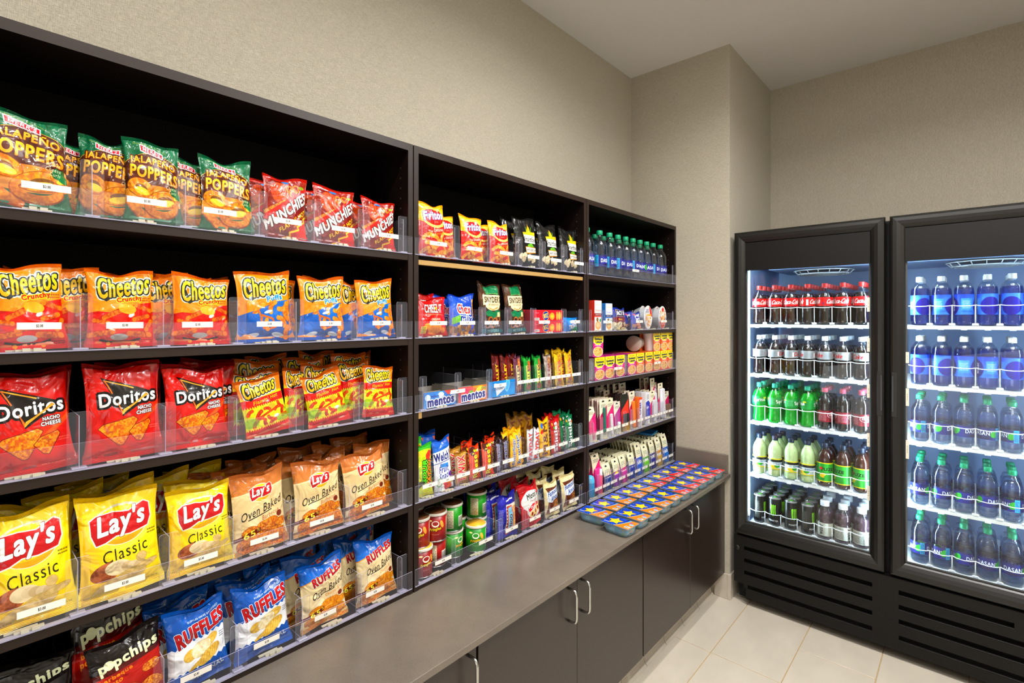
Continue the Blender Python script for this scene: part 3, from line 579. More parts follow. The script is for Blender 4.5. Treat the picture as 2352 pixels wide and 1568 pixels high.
def traylid(c):
    a = Art(300, 200, c); T = a.top
    a.poly([(0, 0), (48, 0), (58, 16), (66, 34), (72, 52), (76, T), (0, T)], '#5ab4e8'); a.poly([(0, 0), (45, 0), (55, 17), (62, 34), (67, 52), (69, T), (0, T)], '#1c2c8c'); a.poly([(0, 0), (42, 0), (50, 17), (58, 36), (62, 52), (60, T), (0, T)], '#2a62d0', noise=30, col2='#1c48b4')
    a.poly([(34+(25 if k % 2 == 0 else 13)*math.cos(k*PI/5+.4), 33+(25 if k % 2 == 0 else 13)*math.sin(k*PI/5+.4)) for k in range(10)], '#f7c81e', ol='#8a5a08', ow=1.2); a.blob(34, 33, 14, '#ffdc3a', 5, 16, .2)
    a.rect(5, 10, 22, 14, '#e8eefa'); a.smalltext(6, 10, 22, 14, '#1c3c9c', 1); R = random.Random(1)
    for i in range(14): a.ell(R.uniform(4, 50), R.uniform(4, T-4), 1, 1, '#8ad0f4')
    a.ell(82, 50, 6, 3, '#7a4ac4'); a.ell(90, 38, 8, 6, '#8ac4f0'); a.bars(80, 8, 97, 22, 6); return a
def wrap(bg, bg2, fn, w=640, h=200):
    a = Art(w, h, bg); a.rect(0, 0, 100, a.top, bg, noise=40, col2=bg2); fn(a, a.top); return a
def W_coke(a, T):
    for x in (24, 74): a.text('Coca-Cola', x, T*.55, 36, 14, '#ffffff', shear=.35, bold=.5, rot=3); a.line([(x-14, T*.26), (x-4, T*.32), (x+8, T*.24), (x+16, T*.3)], .9, '#ffffff')
    a.rect(47, 3, 52, T-6, '#e8e8e8'); a.text('coke', 30, 3.4, 8, 2.4, '#ffffff', bold=.3); a.rect(97, 4, 99, 12, '#2a4a8c')
def W_diet(a, T):
    a.text('Diet', 14, T*.6, 9, 7, '#c81c24', bold=.4); a.text('Coke', 32, T*.5, 22, 14, '#c81c24', shear=.2, bold=.7); a.text('Coke', 82, T*.5, 22, 14, '#c81c24', shear=.2, bold=.7); a.smalltext(46, 4, 66, T-5, '#8a9096', 7); a.rect(67, 4, 71, T-8, '#ffffff')
def W_sprite(a, T):
    for x in (25, 75): a.text('Sprite', x, T*.5, 28, 15, '#e8f8e8', rot=8, bold=.8, ol=[('#0a5a2c', .7)]); a.ell(x+14, T*.8, 4, 2.4, '#f2e02a')
    a.smalltext(45, 4, 58, T-4, '#a8e0b8', 6)
def W_pepper(a, T):
    for x in (25, 75): a.ell(x, T*.6, 13, 8, '#e8dcdc'); a.ell(x, T*.6, 12, 7, '#8c1428'); a.text('Cherry', x, T*.6, 17, 7, '#ffffff', bold=.5, shear=.2)
    a.smalltext(42, 3, 60, T-3, '#e8c8cc', 7)
def W_lem(a, T):
    a.rect(0, 0, 100, 3, '#f0e01c'); a.rect(0, T-3, 100, T, '#f0e01c'); a.rect(0, T*.68, 100, T*.9, '#1c1c1c'); a.smalltext(10, T*.2, 40, T*.6, '#3a4a5a', 5); a.ell(60, T*.3, 10, 6, '#f2d41c'); a.ell(66, T*.34, 6, 5, '#3aa03c'); a.text('Lemonade', 76, T*.5, 24, 6, '#2c5ca0', bold=.5); a.text('Minute', 28, T*.79, 18, 4, '#ffffff')
def W_fuze(a, T):
    a.rect(0, 0, 100, 2.4, '#f2e41c'); a.rect(0, T-2.4, 100, T, '#f2e41c')
    for x in (22, 72): a.text('FUZE', x, T*.66, 24, 8, '#102c14', bold=1); a.text('iced tea', x, T*.5, 18, 4, '#102c14'); a.blob(x-10, T*.34, 6, '#f2d028', 2); a.ell(x-13, T*.7, 3, 4, '#d8281c')
def W_vit(a, T):
    a.text('vitamin', 20, T*.5, T*.8, 7, '#222222', rot=90, bold=.5); a.smalltext(30, 3, 60, T-4, '#5a5a5a', 9); a.text('water', 70, T*.5, T*.8, 7, '#222222', rot=90, bold=.5)
def W_das(a, T):
    a.rect(0, T-4, 100, T, '#2a2c6a')
    for x in (20, 70): a.text('DASANI', x, T*.52, 30, 9, '#e8f0fa', bold=.4); a.ell(x+20, T*.5, 6, 9, '#3ab43c', rot=-20); a.rect(x-10, 2, x+12, 6, '#221a4c')
    a.rect(92, 0, 100, T, '#3aa8d8'); a.smalltext(93, 2, 99, T-3, '#102c5a', 8)
def can_mon():
    a = Art(480, 420, '#0c0c0c'); T = a.top
    for x in (22, 72):
        for dx, d in ((-5, 40), (0, 46), (5, 38)): a.poly([(x+dx-1.8, 66), (x+dx+2.2, 68), (x+dx+1.4, 50), (x+dx+2.4, 40), (x+dx, 66-d*.8), (x+dx-1.4, 44)], '#8ad42a')
        a.text('MONSTER', x, 18, 26, 5, '#e8e8e8', bold=.4)
    a.smalltext(40, 16, 54, 70, '#8a8a80', 14); a.rect(0, T-3, 100, T, '#888888'); a.rect(0, 0, 100, 3, '#777777'); return a
def W_smart(a, T):
    a.ell(22, T*.42, 17, T*.46, '#2a1c8c'); a.text('smart', 18, T*.42, 30, 8, '#ffffff', rot=90, bold=.8); a.text('water', 26, T*.45, 26, 7, '#ffffff', rot=90, bold=.6); a.rect(42, T*.2, 60, T*.8, '#4aa0ec'); a.ell(78, T*.42, 16, T*.44, '#2c22a0'); a.smalltext(44, T*.3, 58, T*.7, '#dff0fa', 6)
# ------------------------------------------------------------------ materials
def noise_bump(m, scale, strength, dist=.001, stretch=(1, 1, 1), detail=3, colvar=0, base=None, rough=None):
    N, L, b = nodes(m); tc = N.new('ShaderNodeTexCoord'); mp = N.new('ShaderNodeMapping'); mp.inputs['Scale'].default_value = stretch
    n = N.new('ShaderNodeTexNoise'); n.inputs['Scale'].default_value = scale; n.inputs['Detail'].default_value = detail
    bp = N.new('ShaderNodeBump'); bp.inputs['Strength'].default_value = strength; bp.inputs['Distance'].default_value = dist
    L.new(tc.outputs['Object'], mp.inputs[0]); L.new(mp.outputs[0], n.inputs[0]); L.new(n.outputs[0], bp.inputs['Height']); L.new(bp.outputs[0], b.inputs['Normal'])
    if colvar:
        r = N.new('ShaderNodeValToRGB'); c = lin(base); r.color_ramp.elements[0].position = .3; r.color_ramp.elements[1].position = .7
        r.color_ramp.elements[0].color = (*[x*(1-colvar) for x in c], 1); r.color_ramp.elements[1].color = (*[min(1, x*(1+colvar)) for x in c], 1)
        L.new(n.outputs[0], r.inputs[0]); L.new(r.outputs[0], b.inputs['Base Color'])
    return m
def wallpaper():
    m = mat('woven_wallcovering', '#b3a892', .42); N, L, b = nodes(m)
    b.inputs['Sheen Weight'].default_value = .15; b.inputs['Specular IOR Level'].default_value = .55
    tc = N.new('ShaderNodeTexCoord'); H = []
    for sc, st in ((1, (95, 95, 900)), (1, (900, 900, 70))):
        mp = N.new('ShaderNodeMapping'); mp.inputs['Scale'].default_value = st; n = N.new('ShaderNodeTexNoise'); n.inputs['Scale'].default_value = sc; n.inputs['Detail'].default_value = 2
        L.new(tc.outputs['Object'], mp.inputs[0]); L.new(mp.outputs[0], n.inputs[0]); H.append(n)
    mx = N.new('ShaderNodeMath'); mx.operation = 'ADD'; L.new(H[0].outputs[0], mx.inputs[0]); L.new(H[1].outputs[0], mx.inputs[1])
    bp = N.new('ShaderNodeBump'); bp.inputs['Strength'].default_value = 1.0; bp.inputs['Distance'].default_value = .0016; L.new(mx.outputs[0], bp.inputs['Height']); L.new(bp.outputs[0], b.inputs['Normal'])
    r = N.new('ShaderNodeValToRGB'); r.color_ramp.elements[0].position = .35; r.color_ramp.elements[1].position = .65
    r.color_ramp.elements[0].color = (*lin('#a39b89'), 1); r.color_ramp.elements[1].color = (*lin('#c8c0ad'), 1)
    hf = N.new('ShaderNodeMath'); hf.operation = 'MULTIPLY'; hf.inputs[1].default_value = .5; L.new(mx.outputs[0], hf.inputs[0]); L.new(hf.outputs[0], r.inputs[0]); L.new(r.outputs[0], b.inputs['Base Color'])
    rr = N.new('ShaderNodeMapRange'); rr.inputs[3].default_value = .3; rr.inputs[4].default_value = .55; L.new(hf.outputs[0], rr.inputs[0]); L.new(rr.outputs[0], b.inputs['Roughness'])
    return m
M_WALL = wallpaper()
M_CEIL = noise_bump(mat('ceiling_paint', '#dddbd9', .8), 220, .12)
M_ESP = noise_bump(mat('espresso_laminate', '#140c09', .42, Specular_IOR_Level=.2), 60, .08, .0005, (1, 1, 14), 4, .25, '#120a08')
M_EDGE = mat('espresso_edge_band', '#261b15', .45, Specular_IOR_Level=.3)
M_INS = mat('espresso_inside', '#0a0605', .7, Specular_IOR_Level=.15)
M_TAN = mat('raw_wood_edge', '#a8854c', .5)
M_DOOR = noise_bump(mat('cabinet_door_laminate', '#2b201b', .30, Specular_IOR_Level=.6), 50, .05, .0004, (1, 1, 10), 4, .2, '#2b201b')
M_TOP = None
def quartz():
    m = mat('grey_quartz', '#6c635a', .24); N, L, b = nodes(m); tc = N.new('ShaderNodeTexCoord'); v = N.new('ShaderNodeTexVoronoi'); v.inputs['Scale'].default_value = 260
    n = N.new('ShaderNodeTexNoise'); n.inputs['Scale'].default_value = 5; n.inputs['Detail'].default_value = 5
    r = N.new('ShaderNodeValToRGB'); e = r.color_ramp.elements; e[0].position = 0.08; e[0].color = (*lin('#453e37'), 1); e[1].position = .2; e[1].color = (*lin('#736a60'), 1)
    r2 = N.new('ShaderNodeValToRGB'); r2.color_ramp.elements[0].position = .35; r2.color_ramp.elements[0].color = (.8, .8, .82, 1); r2.color_ramp.elements[1].position = .7; r2.color_ramp.elements[1].color = (1.08, 1.05, 1, 1)
    mx = N.new('ShaderNodeMix'); mx.data_type = 'RGBA'; mx.blend_type = 'MULTIPLY'; mx.inputs[0].default_value = 1
    L.new(tc.outputs['Object'], v.inputs['Vector']); L.new(tc.outputs['Object'], n.inputs['Vector']); L.new(v.outputs['Distance'], r.inputs[0]); L.new(n.outputs[0], r2.inputs[0])
    L.new(r.outputs[0], mx.inputs[6]); L.new(r2.outputs[0], mx.inputs[7]); L.new(mx.outputs[2], b.inputs['Base Color']); return m
M_TOP = quartz()
M_TILE = noise_bump(mat('floor_tile_glaze', '#c3baa9', .32), 9, .05, .001, (1, .5, 1), 6, .07, '#c6bdae')
M_GROUT = mat('sandy_grout', '#b09468', .9)
M_BASE = noise_bump(mat('cove_tile', '#b9b0a2', .35), 12, .05, .001, colvar=.06, base='#b9b0a2')
M_STEEL = mat('brushed_steel', '#c9c9c6', .22, 1)
M_BLK = noise_bump(mat('black_cooler_metal', '#0c0a09', .5, Specular_IOR_Level=.25), 500, .15, .0004)
M_BLK2 = mat('black_satin_frame', '#0e0c0a', .34)
M_VOID = mat('dark_void', '#030303', .9)
M_WHT = mat('white_enamel', '#e8ecf0', .4)
M_PAPER = mat('white_label_paper', '#eeeae2', .6)
M_CREAM = mat('cream_pusher_plastic', '#cfc9ae', .45)
def clear(name, tint, ior=1.45, rough=.03, extra=0.0, col=(1, 1, 1)):
    """thin clear plastic: see-through body with a fresnel reflection"""
    if name in MATS: return MATS[name]
    m = bpy.data.materials.new(name); m.use_nodes = True; N, L = m.node_tree.nodes, m.node_tree.links; N.clear()
    o = N.new('ShaderNodeOutputMaterial'); t = N.new('ShaderNodeBsdfTransparent'); t.inputs[0].default_value = (*tint, 1)
    g = N.new('ShaderNodeBsdfGlossy'); g.inputs['Roughness'].default_value = rough; g.inputs['Color'].default_value = (*col, 1)
    F0 = ((ior-1)/(ior+1))**2; lw = N.new('ShaderNodeLayerWeight'); lw.inputs[0].default_value = .5; pw = N.new('ShaderNodeMath'); pw.operation = 'POWER'; pw.inputs[1].default_value = 5
    L.new(lw.outputs['Facing'], pw.inputs[0]); f = N.new('ShaderNodeMapRange'); f.inputs[3].default_value = F0; f.inputs[4].default_value = .9; L.new(pw.outputs[0], f.inputs[0]); mx = N.new('ShaderNodeMixShader')
    if extra:
        d = N.new('ShaderNodeBsdfDiffuse'); d.inputs[0].default_value = (*col, 1); m2 = N.new('ShaderNodeMixShader'); m2.inputs[0].default_value = extra
        L.new(t.outputs[0], m2.inputs[1]); L.new(d.outputs[0], m2.inputs[2]); src = m2
    else: src = t
    L.new(f.outputs[0], mx.inputs[0]); L.new(src.outputs[0], mx.inputs[1]); L.new(g.outputs[0], mx.inputs[2]); L.new(mx.outputs[0], o.inputs[0])
    MATS[name] = m; return m
M_ACR = clear('clear_acrylic', (.98, .98, .99), 1.4, .09, .02, (.8, .83, .95))
M_ACRE = mat('acrylic_edge', '#c4c2d8', .15, Alpha=.7)
M_GLASS = clear('cooler_door_glass', (.95, .97, .97), 1.35, .01)
M_PET = clear('clear_bottle_plastic', (.96, .98, 1), 1.75, .06)
M_PETG = clear('green_bottle_plastic', (.25, .95, .45), 1.7, .06)
M_HOLE = mat('peg_hole_metal', '#6a5640', .4, .6)
def emis(name, col, s):
    m = bpy.data.materials.new(name); m.use_nodes = True; b = m.node_tree.nodes['Principled BSDF']; b.inputs['Emission Color'].default_value = (*col, 1); b.inputs['Emission Strength'].default_value = s; b.inputs['Base Color'].default_value = (0, 0, 0, 1); return m
M_LED = emis('led_strip_light', (.6, .88, 1), 16)
M_LAMP = emis('downlight_glow', (1, .93, .82), 6)

# ------------------------------------------------------------------ room shell
XW, XR, YB, YE, YF, XC = -.30, 2.35, -1.7, 2.91, 3.694, .31
def struct(mb, name, m, loc=(0, 0, 0)):
    o = mb.build(name, m, None, loc); o['kind'] = 'structure'; return o
struct(MB().box(XW-.1, XW, YB, YE, 0, CEIL), 'wall_left', M_WALL)
struct(MB().box(XW-.1, XC, YE, YF, 0, CEIL), 'wall_column', M_WALL)
struct(MB().box(XC-.2, XR+.1, YF, YF+.1, 0, CEIL), 'wall_far', M_WALL)
struct(MB().box(XR, XR+.1, YB, YF, 0, CEIL), 'wall_right', M_WALL)
struct(MB().box(XW-.1, XR+.1, YB-.1, YB, 0, CEIL), 'wall_back', M_WALL)
struct(MB().box(XW-.1, XR+.1, YB-.1, YF+.1, CEIL, CEIL+.1), 'ceiling', M_CEIL)
fl = struct(MB().box(XW-.1, XR+.1, YB-.1, YF+.1, -.05, -.002), 'floor', M_GROUT)
g = .0018; tiles = {}
cols = [(.10, .40), (.40, .70), (.70, 1.0), (1.0, 1.3), (1.3, 1.6), (1.6, 1.9), (1.9, 2.2), (2.2, XR)]
for ci, (x0, x1) in enumerate(cols):
    y = -1.81 if ci % 2 == 0 else -1.81
    off = 0 if ci in (0, 1) else .3 if ci % 2 == 0 else 0
    y += off-.0
    ys = [YB]+[v for v in [2.39-.6*k+(.3 if (ci >= 2 and ci % 2 == 0) else 0) for k in range(7, -3, -1)] if YB < v < YF]+[YF]
    for y0, y1 in zip(ys[:-1], ys[1:]):
        key = (round(x1-x0, 3), round(y1-y0, 3))
        if key not in tiles: tiles[key] = MB().box(g, x1-x0-g, g, y1-y0-g, -.006, 0, b=.0012).mesh('tile', M_TILE)
        ob('tile', tiles[key], fl, (x0, y0, 0))
# cove base under the cabinets, tile by tile, and on the column
def cove(L):
    mb = MB(); prof = [(0, 0), (.022, 0), (.02, .004), (.010, .014), (.005, .03), (.004, .125), (.002, .14), (0, .14)]
    vs = [(x, y, z) for y in (g, L-g) for x, z in prof]; n = len(prof); fs = [(i, (i+1) % n, n+(i+1) % n, n+i) for i in range(n)]+[tuple(range(n)), tuple(range(2*n-1, n-1, -1))]
    return mb.add(vs, [tuple(reversed(f)) for f in fs]).mesh('cove_tile', M_BASE)
bl = struct(MB().box(.16, .205, YB, YE, 0, .14), 'baseboard_left', M_BASE); y = YB; cm = cove(.2)
while y < YE-.05:
    if y+.2 > YE: cmx = cove(YE-y)
    else: cmx = cm
    if y > .6: ob('tile', cmx, bl, (.2052, y, 0))
    y += .2
bc = struct(MB().box(.228, XC-.012, YE-.010, YE-.0005, 0, .14, b=.002).box(XC-.012, XC+.008, YE-.010, YF, 0, .14, b=.002), 'baseboard_column', M_BASE)
struct(MB().box(XC+.01, XR, YF-.009, YF, 0, .14, b=.002), 'baseboard_far', M_BASE)
struct(MB().box(XR-.009, XR, YB, YF-.01, 0, .14, b=.002), 'baseboard_right', M_BASE)
for i, (x, y) in enumerate(SPOTS):
    e = empty('downlight', (x, y, CEIL)); tag(e, ['recessed round ceiling downlight over the shelves, beside the camera', 'recessed round ceiling downlight over the counter near the corner', 'recessed round ceiling downlight in the middle of the room', 'recessed round ceiling downlight in front of the coolers', 'recessed round ceiling downlight behind, on the shelf side', 'recessed round ceiling downlight behind, on the aisle side'][i], 'light', 'recessed ceiling downlights')
    MB().lathe([(.09, -.006), (.092, -.001), (.072, -.001), (.07, -.006)], 28, caps=False).add([(.09*math.cos(a*PI/14), .09*math.sin(a*PI/14), -.006) for a in range(28)]+[(.07*math.cos(a*PI/14), .07*math.sin(a*PI/14), -.006) for a in range(28)], [(a, (a+1) % 28, 28+(a+1) % 28, 28+a) for a in range(28)]).build('trim_ring', M_WHT, e)
    MB().lathe([(.069, -.0035), (.069, -.002)], 28).build('bulb', M_LAMP, e)

# ------------------------------------------------------------------ shelving units
BAY = [(0.012, .978), (.982, 1.951), (1.955, 2.907)]
ZT, ZC = 2.11, .70
ROWS = {1: 1.765, 2: 1.500, 3: 1.265, 4: .978, 5: .715}
BX = -.292   # back of the shelves
UN = ['near', 'middle', 'far']
def hole_mb():
    mb = MB()
    for x in (-.04, -.24):
        z = .76
        while z < 2.05:
            mb.box(x-.0022, x+.0022, 0, .0006, z-.0022, z+.0022); z += .032
    return mb
for i, (y0, y1) in enumerate(BAY):
    u = empty('shelf_unit', (0, y0, ZC)); tag(u, ['dark espresso open shelving unit full of crisp bags, nearest the camera', 'dark espresso open shelving unit of candy and snacks, between the other two', 'dark espresso open shelving unit with water bottles on top, beside the corner wall'][i], 'shelving', 'open shelving units standing on the counter')
    P = lambda mb, n, m: mb.build(n, m, u, (0, -y0, -ZC))
    th = .018
    for a in (y0, y1-th):
        P(MB().box(BX, -.0015, a, a+th, ZC, ZT-.02), 'side_panel', M_ESP)
        P(MB().box(-.0014, 0, a, a+th, ZC, ZT), 'edge_band', M_EDGE)
        mb = hole_mb(); side = 1 if a == y0 else -1
        mb.v = [(x, (a+th+.00001+y) if side > 0 else (a-.00001-y), z) for x, y, z in mb.v]
        h = P(mb, 'peg_holes', M_HOLE); h['kind'] = 'stuff'
    P(MB().box(BX, -.0015, y0, y1, ZT-.02, ZT), 'top_panel', M_ESP); P(MB().box(-.0014, 0, y0+th, y1-th, ZT-.022, ZT), 'edge_band', M_EDGE)
    P(MB().box(BX-.006, BX, y0, y1, ZC, ZT), 'back_panel', M_INS)
    for r, z in ROWS.items():
        tz = .020 if r < 5 else .0145
        if i == 1 and r == 1:
            P(MB().box(BX, -.014, y0+th, y1-th, z-.019, z-.001, b=.001), 'shelf', M_INS); P(MB().box(-.014, -.006, y0+th+.001, y1-th-.001, z-.03, z-.014, b=.001), 'shelf_edge', M_TAN); continue
        s = P(MB().box(BX, -.0035, y0+th+(.014 if (i, r) == (1, 3) else 0), y1-th, z-tz, z-.0002), 'shelf', M_ESP)
        P(MB().box(-.0034, -.001, y0+th+(.014 if (i, r) == (1, 3) else 0), y1-th, z-tz, z-.0002, b=.0006), 'shelf_edge', M_EDGE)
        if (i, r) == (1, 3): P(MB().box(-.03, -.001, y0+th, y0+th+.0139, z-tz-.001, z-.001), 'raw_wood_strip', M_TAN)
# ------------------------------------------------------------------ counter and base cabinets
ct = MB().box(XW+.001, .315, -1.0, YE-.001, .679, .6995, b=.0015).build('countertop', M_TOP); tag(ct, 'speckled grey-brown stone countertop running below the shelves to the corner', 'countertop')
MB().box(.004, .304, YE-.021, YE-.001, .6996, .803, b=.0015).build('side_splash', M_TOP, ct)
units = [(-.90, .03), (.04, .982), (.986, 1.948), (1.952, 2.907)]
def handle(parent, y, z0=.535, z1=.645):
    r = .0045; P = []
    for (x, z) in ((.2845, z1), (.305, z1), (.3135, z1-.0025), (.318, z1-.010), (.319, z1-.02), (.319, z0+.02), (.318, z0+.01), (.3135, z0+.0025), (.305, z0), (.2845, z0)): P.append((x, y, z))
    return MB().tube(P, r, 10).build('handle', M_STEEL, parent)
for k, (y0, y1) in enumerate(units):
    u = empty('base_cabinet', (0, 0, 0)); tag(u, ['brown laminate base cabinet beneath the counter, behind the camera', 'brown laminate two-door base cabinet, the one closest to the camera', 'brown laminate two-door base cabinet with steel pulls, second from the corner', 'brown laminate two-door base cabinet with steel pulls, against the corner wall'][k], 'cabinet', 'base cabinets below the counter')
    MB().box(XW+.004, .263, y0, y1, .142, .678).build('cabinet_body', M_INS, u)
    ym = {0: -.43, 1: .51, 2: 1.468, 3: 2.432}[k]
    for a, b2, hy in ((y0+.002, ym-.001, ym-.058), (ym+.001, y1-.002, ym+.022)):
        d = MB().box(.265, .2845, a, b2, .143, .664, b=.0008).build('door', M_DOOR, u)
        hh = hy if k >= 2 else (a+.03 if hy < ym else b2-.03)
        handle(d, {2: (1.414, 1.493), 3: (2.372, 2.45)}[k][0 if hy < ym else 1] if k >= 2 else hh)
# ------------------------------------------------------------------ registry for labels
REG = []
def reg(o, cat, desc, place, depth, pos, group):
    REG.append((o, cat, desc, place, depth, pos, group)); o['category'] = cat; return o
ORD = ['first', 'second', 'third', 'fourth', 'fifth', 'sixth', 'seventh', 'eighth', 'ninth', 'tenth', 'eleventh', 'twelfth', 'thirteenth', 'fourteenth', 'fifteenth', 'sixteenth', 'seventeenth', 'eighteenth']
SHELF = {1: 'top shelf', 2: 'second shelf', 3: 'third shelf', 4: 'fourth shelf', 5: 'bottom shelf'}
DEPTH = ['front row', 'second row', 'third row', 'fourth row', 'fifth row', 'sixth row', 'seventh row', 'eighth row', 'ninth row', 'tenth row', 'eleventh row', 'twelfth row', 'thirteenth row']
def label_all():
    from collections import defaultdict
    G = defaultdict(list)
    for e in REG: G[(e[2], e[3], e[4])].append(e)
    for (desc, place, depth), es in G.items():
        es.sort(key=lambda e: e[5]); n = len(es)
        for i, e in enumerate(es):
            where = f'{DEPTH[depth]}, {place}'
            e[0]['label'] = f'{desc}, {where}' if n == 1 else f'{desc}, {ORD[i]} from left, {where}'
            if e[6]: e[0]['group'] = e[6]
# ------------------------------------------------------------------ price labels and acrylic trays
def price_art():
    a = Art(240, 42, '#efece4'); a.text('$2.00', 50, 8.6, 15, 8, '#1a1a1a', bold=.3); return a
M_PRICE = artmat('price_print', price_art(), .55)
def artface(y0, y1, z0, z1, x, name, m, parent):
    mb = MB().add([(x, y0, z0), (x, y1, z0), (x, y1, z1), (x, y0, z1), (x-.0005, y0, z0), (x-.0005, y1, z0), (x-.0005, y1, z1), (x-.0005, y0, z1)],
        [(0, 1, 2, 3), (5, 4, 7, 6), (4, 0, 3, 7), (1, 5, 6, 2), (3, 2, 6, 7), (4, 5, 1, 0)], 0, [[(0, 0), (1, 0), (1, 1), (0, 1)]]+[[(.02, .02)]*4]*5)
    return mb.build(name, m, parent)
def tray(bay, row, fins, lip=.055, fh=.115, fw=.019, labels=(), lw=.075, lz=None, pushers=True, skip_first=False, xo=0):
    y0, y1 = BAY[bay]; y0 += .004 if bay else -.02; y1 -= .004; z = ROWS[row]
    t = empty('acrylic_tray', (0, y0, z)); L = lambda mb, n, m, p=None: mb.build(n, m, p or t, (0, -y0, -z) if p is None else (0, 0, 0))
    tag(t, f'clear acrylic divider tray with price strip on the {SHELF[row]}, {UN[bay]} shelving unit', 'tray', 'clear acrylic trays along the shelf fronts')
    AE = [1, 1, 1, 1, 0, 0]
    L(MB().box(.0006, .0024, y0, y1, z, z+lip, [1, 1, 1, 1, 0, 0]), 'front_lip', [M_ACR, M_ACRE])
    L(MB().box(-.012, .0005, y0, y1, z+.0002, z+.0022), 'bottom_rail', M_ACRE)
    allf = ([] if skip_first else ([y0+.004+fw*.6] if bay else []))+list(fins)
    for f in fins if bay == 0 else fins:
        mb = MB(); c = .005
        ys = [f-fw, f+fw]; pr = [(ys[0], z+.003), (ys[1], z+.003), (ys[1], z+fh-c), (ys[1]-c*.3, z+fh-c*.3), (ys[1]-c, z+fh), (ys[0]+c, z+fh), (ys[0]+c*.3, z+fh-c*.3), (ys[0], z+fh-c)]
        n = len(pr); vs = [(-.0055, a, b) for a, b in pr]+[(-.0037, a, b) for a, b in pr]
        mb.add(vs, [tuple(range(n-1, -1, -1)), tuple(range(n, 2*n))]+[(i, (i+1) % n, n+(i+1) % n, n+i) for i in range(n)], [0, 0]+[1]*n)
        d = L(mb, 'divider', [M_ACR, M_ACRE])
        MB().box(-.262, -.0056, f-.0007, f+.0007, z+.003, z+fh-.008, [1, 1, 1, 0, 0, 1][0:6] and [1, 1, 0, 0, 1, 1]).build('fin', [M_ACR, M_ACRE], d)
        MB().box(-.016, -.001, f-.012, f+.012, z+.0023, z+.006, b=.0008).build('clip', M_ACRE, d)
    edges = [y0]+list(fins)+[y1] if bay else [.02]+list(fins)
    if pushers:
        for a, b2 in zip(edges[:-1], edges[1:]):
            if b2-a < .045: continue
            m = (a+b2)/2+.006; w_ = min(.042, (b2-a)*.4)
            L(MB().box(-.0135, -.0056, m-w_/2, m+w_/2, z+.0025, z+.0062).box(-.0055, -.0002, m-w_*.28, m-w_*.02, z+.0025, z+.0085).box(-.0055, -.0002, m+w_*.08, m+w_*.34, z+.0025, z+.0085).box(-.022, -.014, m-w_*.8, m+w_*.3, z+.0025, z+.005), 'pusher', M_CREAM)
    for y in labels:
        zz = z+(lip-.0075 if lz is None else lz)
        q = artface(y-lw/2, y+lw/2, zz-.0065, zz+.0065, .0031, 'price_label', M_PRICE, t); q.location = (0, -y0, -z)
    return t
F0 = {1: [.193, .356, .515, .657, .807, .946], 2: [.175, .314, .465, .608, .785, .940], 3: [.173, .318, .463, .608, .792, .943], 4: [.171, .325, .455, .594, .761, .944], 5: [.160, .315, .467, .625, .8, .941]}
tray(0, 1, F0[1], labels=[.125, .283, .425, .583, .738, .887], lw=.07); tray(0, 2, F0[2], labels=[.115, .245, .378, .537, .70, .862], lw=.062, lz=.050)
tray(0, 3, F0[3], labels=[]); tray(0, 4, F0[4], labels=[.118, .245, .385, .525, .675, .83], lw=.068, lz=.040); tray(0, 5, F0[5], labels=[.10, .25, .375, .53, .685, .84], lw=.062, lz=.046)
F1 = {1: [1.018, 1.158, 1.334, 1.489, 1.636, 1.788, 1.931], 2: [1.003, 1.15, 1.289, 1.426, 1.577, 1.784, 1.917], 3: [1.022, 1.172, 1.325, 1.487, 1.545, 1.605, 1.674, 1.747, 1.826, 1.914],
      4: [1.006, 1.085, 1.174, 1.242, 1.307, 1.381, 1.466, 1.553, 1.648, 1.728, 1.807, 1.91], 5: [1.001, 1.162, 1.378, 1.531, 1.668, 1.784, 1.921]}
tray(1, 1, F1[1], fw=.020, fh=.117, labels=[1.08, 1.245, 1.41, 1.57, 1.72, 1.89], lw=.072, lz=.044); tray(1, 2, F1[2], fw=.018, fh=.105, labels=[1.08, 1.21, 1.33, 1.46, 1.64, 1.86], lw=.072, lz=.048)
tray(1, 3, F1[3], fw=.014, fh=.113, labels=[1.165, 1.375, 1.505, 1.57, 1.645, 1.72, 1.79, 1.868], lw=.066, lz=.05); tray(1, 4, F1[4], fw=.013, fh=.112, labels=[1.045, 1.118, 1.19, 1.265, 1.34, 1.42, 1.51, 1.6, 1.68, 1.77, 1.86], lw=.062, lz=.046)
tray(1, 5, F1[5], fw=.018, fh=.098, labels=[1.10, 1.30, 1.44, 1.58, 1.71, 1.85], lw=.07, lz=.046, pushers=True)
F2 = {1: [1.985, 2.89], 2: [1.985, 2.10, 2.21, 2.40, 2.545, 2.70, 2.885], 3: [1.985, 2.89], 4: [2.0, 2.09, 2.17, 2.23, 2.31, 2.385, 2.46, 2.545, 2.62, 2.69, 2.75, 2.88], 5: [1.99, 2.07, 2.13, 2.19, 2.27, 2.35, 2.43, 2.51, 2.59, 2.67, 2.75, 2.88]}
tray(2, 1, F2[1], fw=.024, fh=.112, labels=[2.41], lw=.07, lz=.048, pushers=False); tray(2, 2, F2[2], fw=.016, fh=.105, labels=[2.13, 2.45, 2.74], lw=.075, lz=.046); tray(2, 3, F2[3], fw=.024, fh=.10, labels=[2.23, 2.66], lw=.075, lz=.05, pushers=False)
tray(2, 4, F2[4], fw=.013, fh=.112, labels=[2.06, 2.15, 2.22, 2.30, 2.38, 2.46, 2.54, 2.62, 2.69, 2.76, 2.83], lw=.06, lz=.046); tray(2, 5, F2[5], fw=.013, fh=.11, labels=[2.05, 2.12, 2.19, 2.27, 2.35, 2.43, 2.51, 2.59, 2.67, 2.75, 2.83], lw=.06, lz=.046)

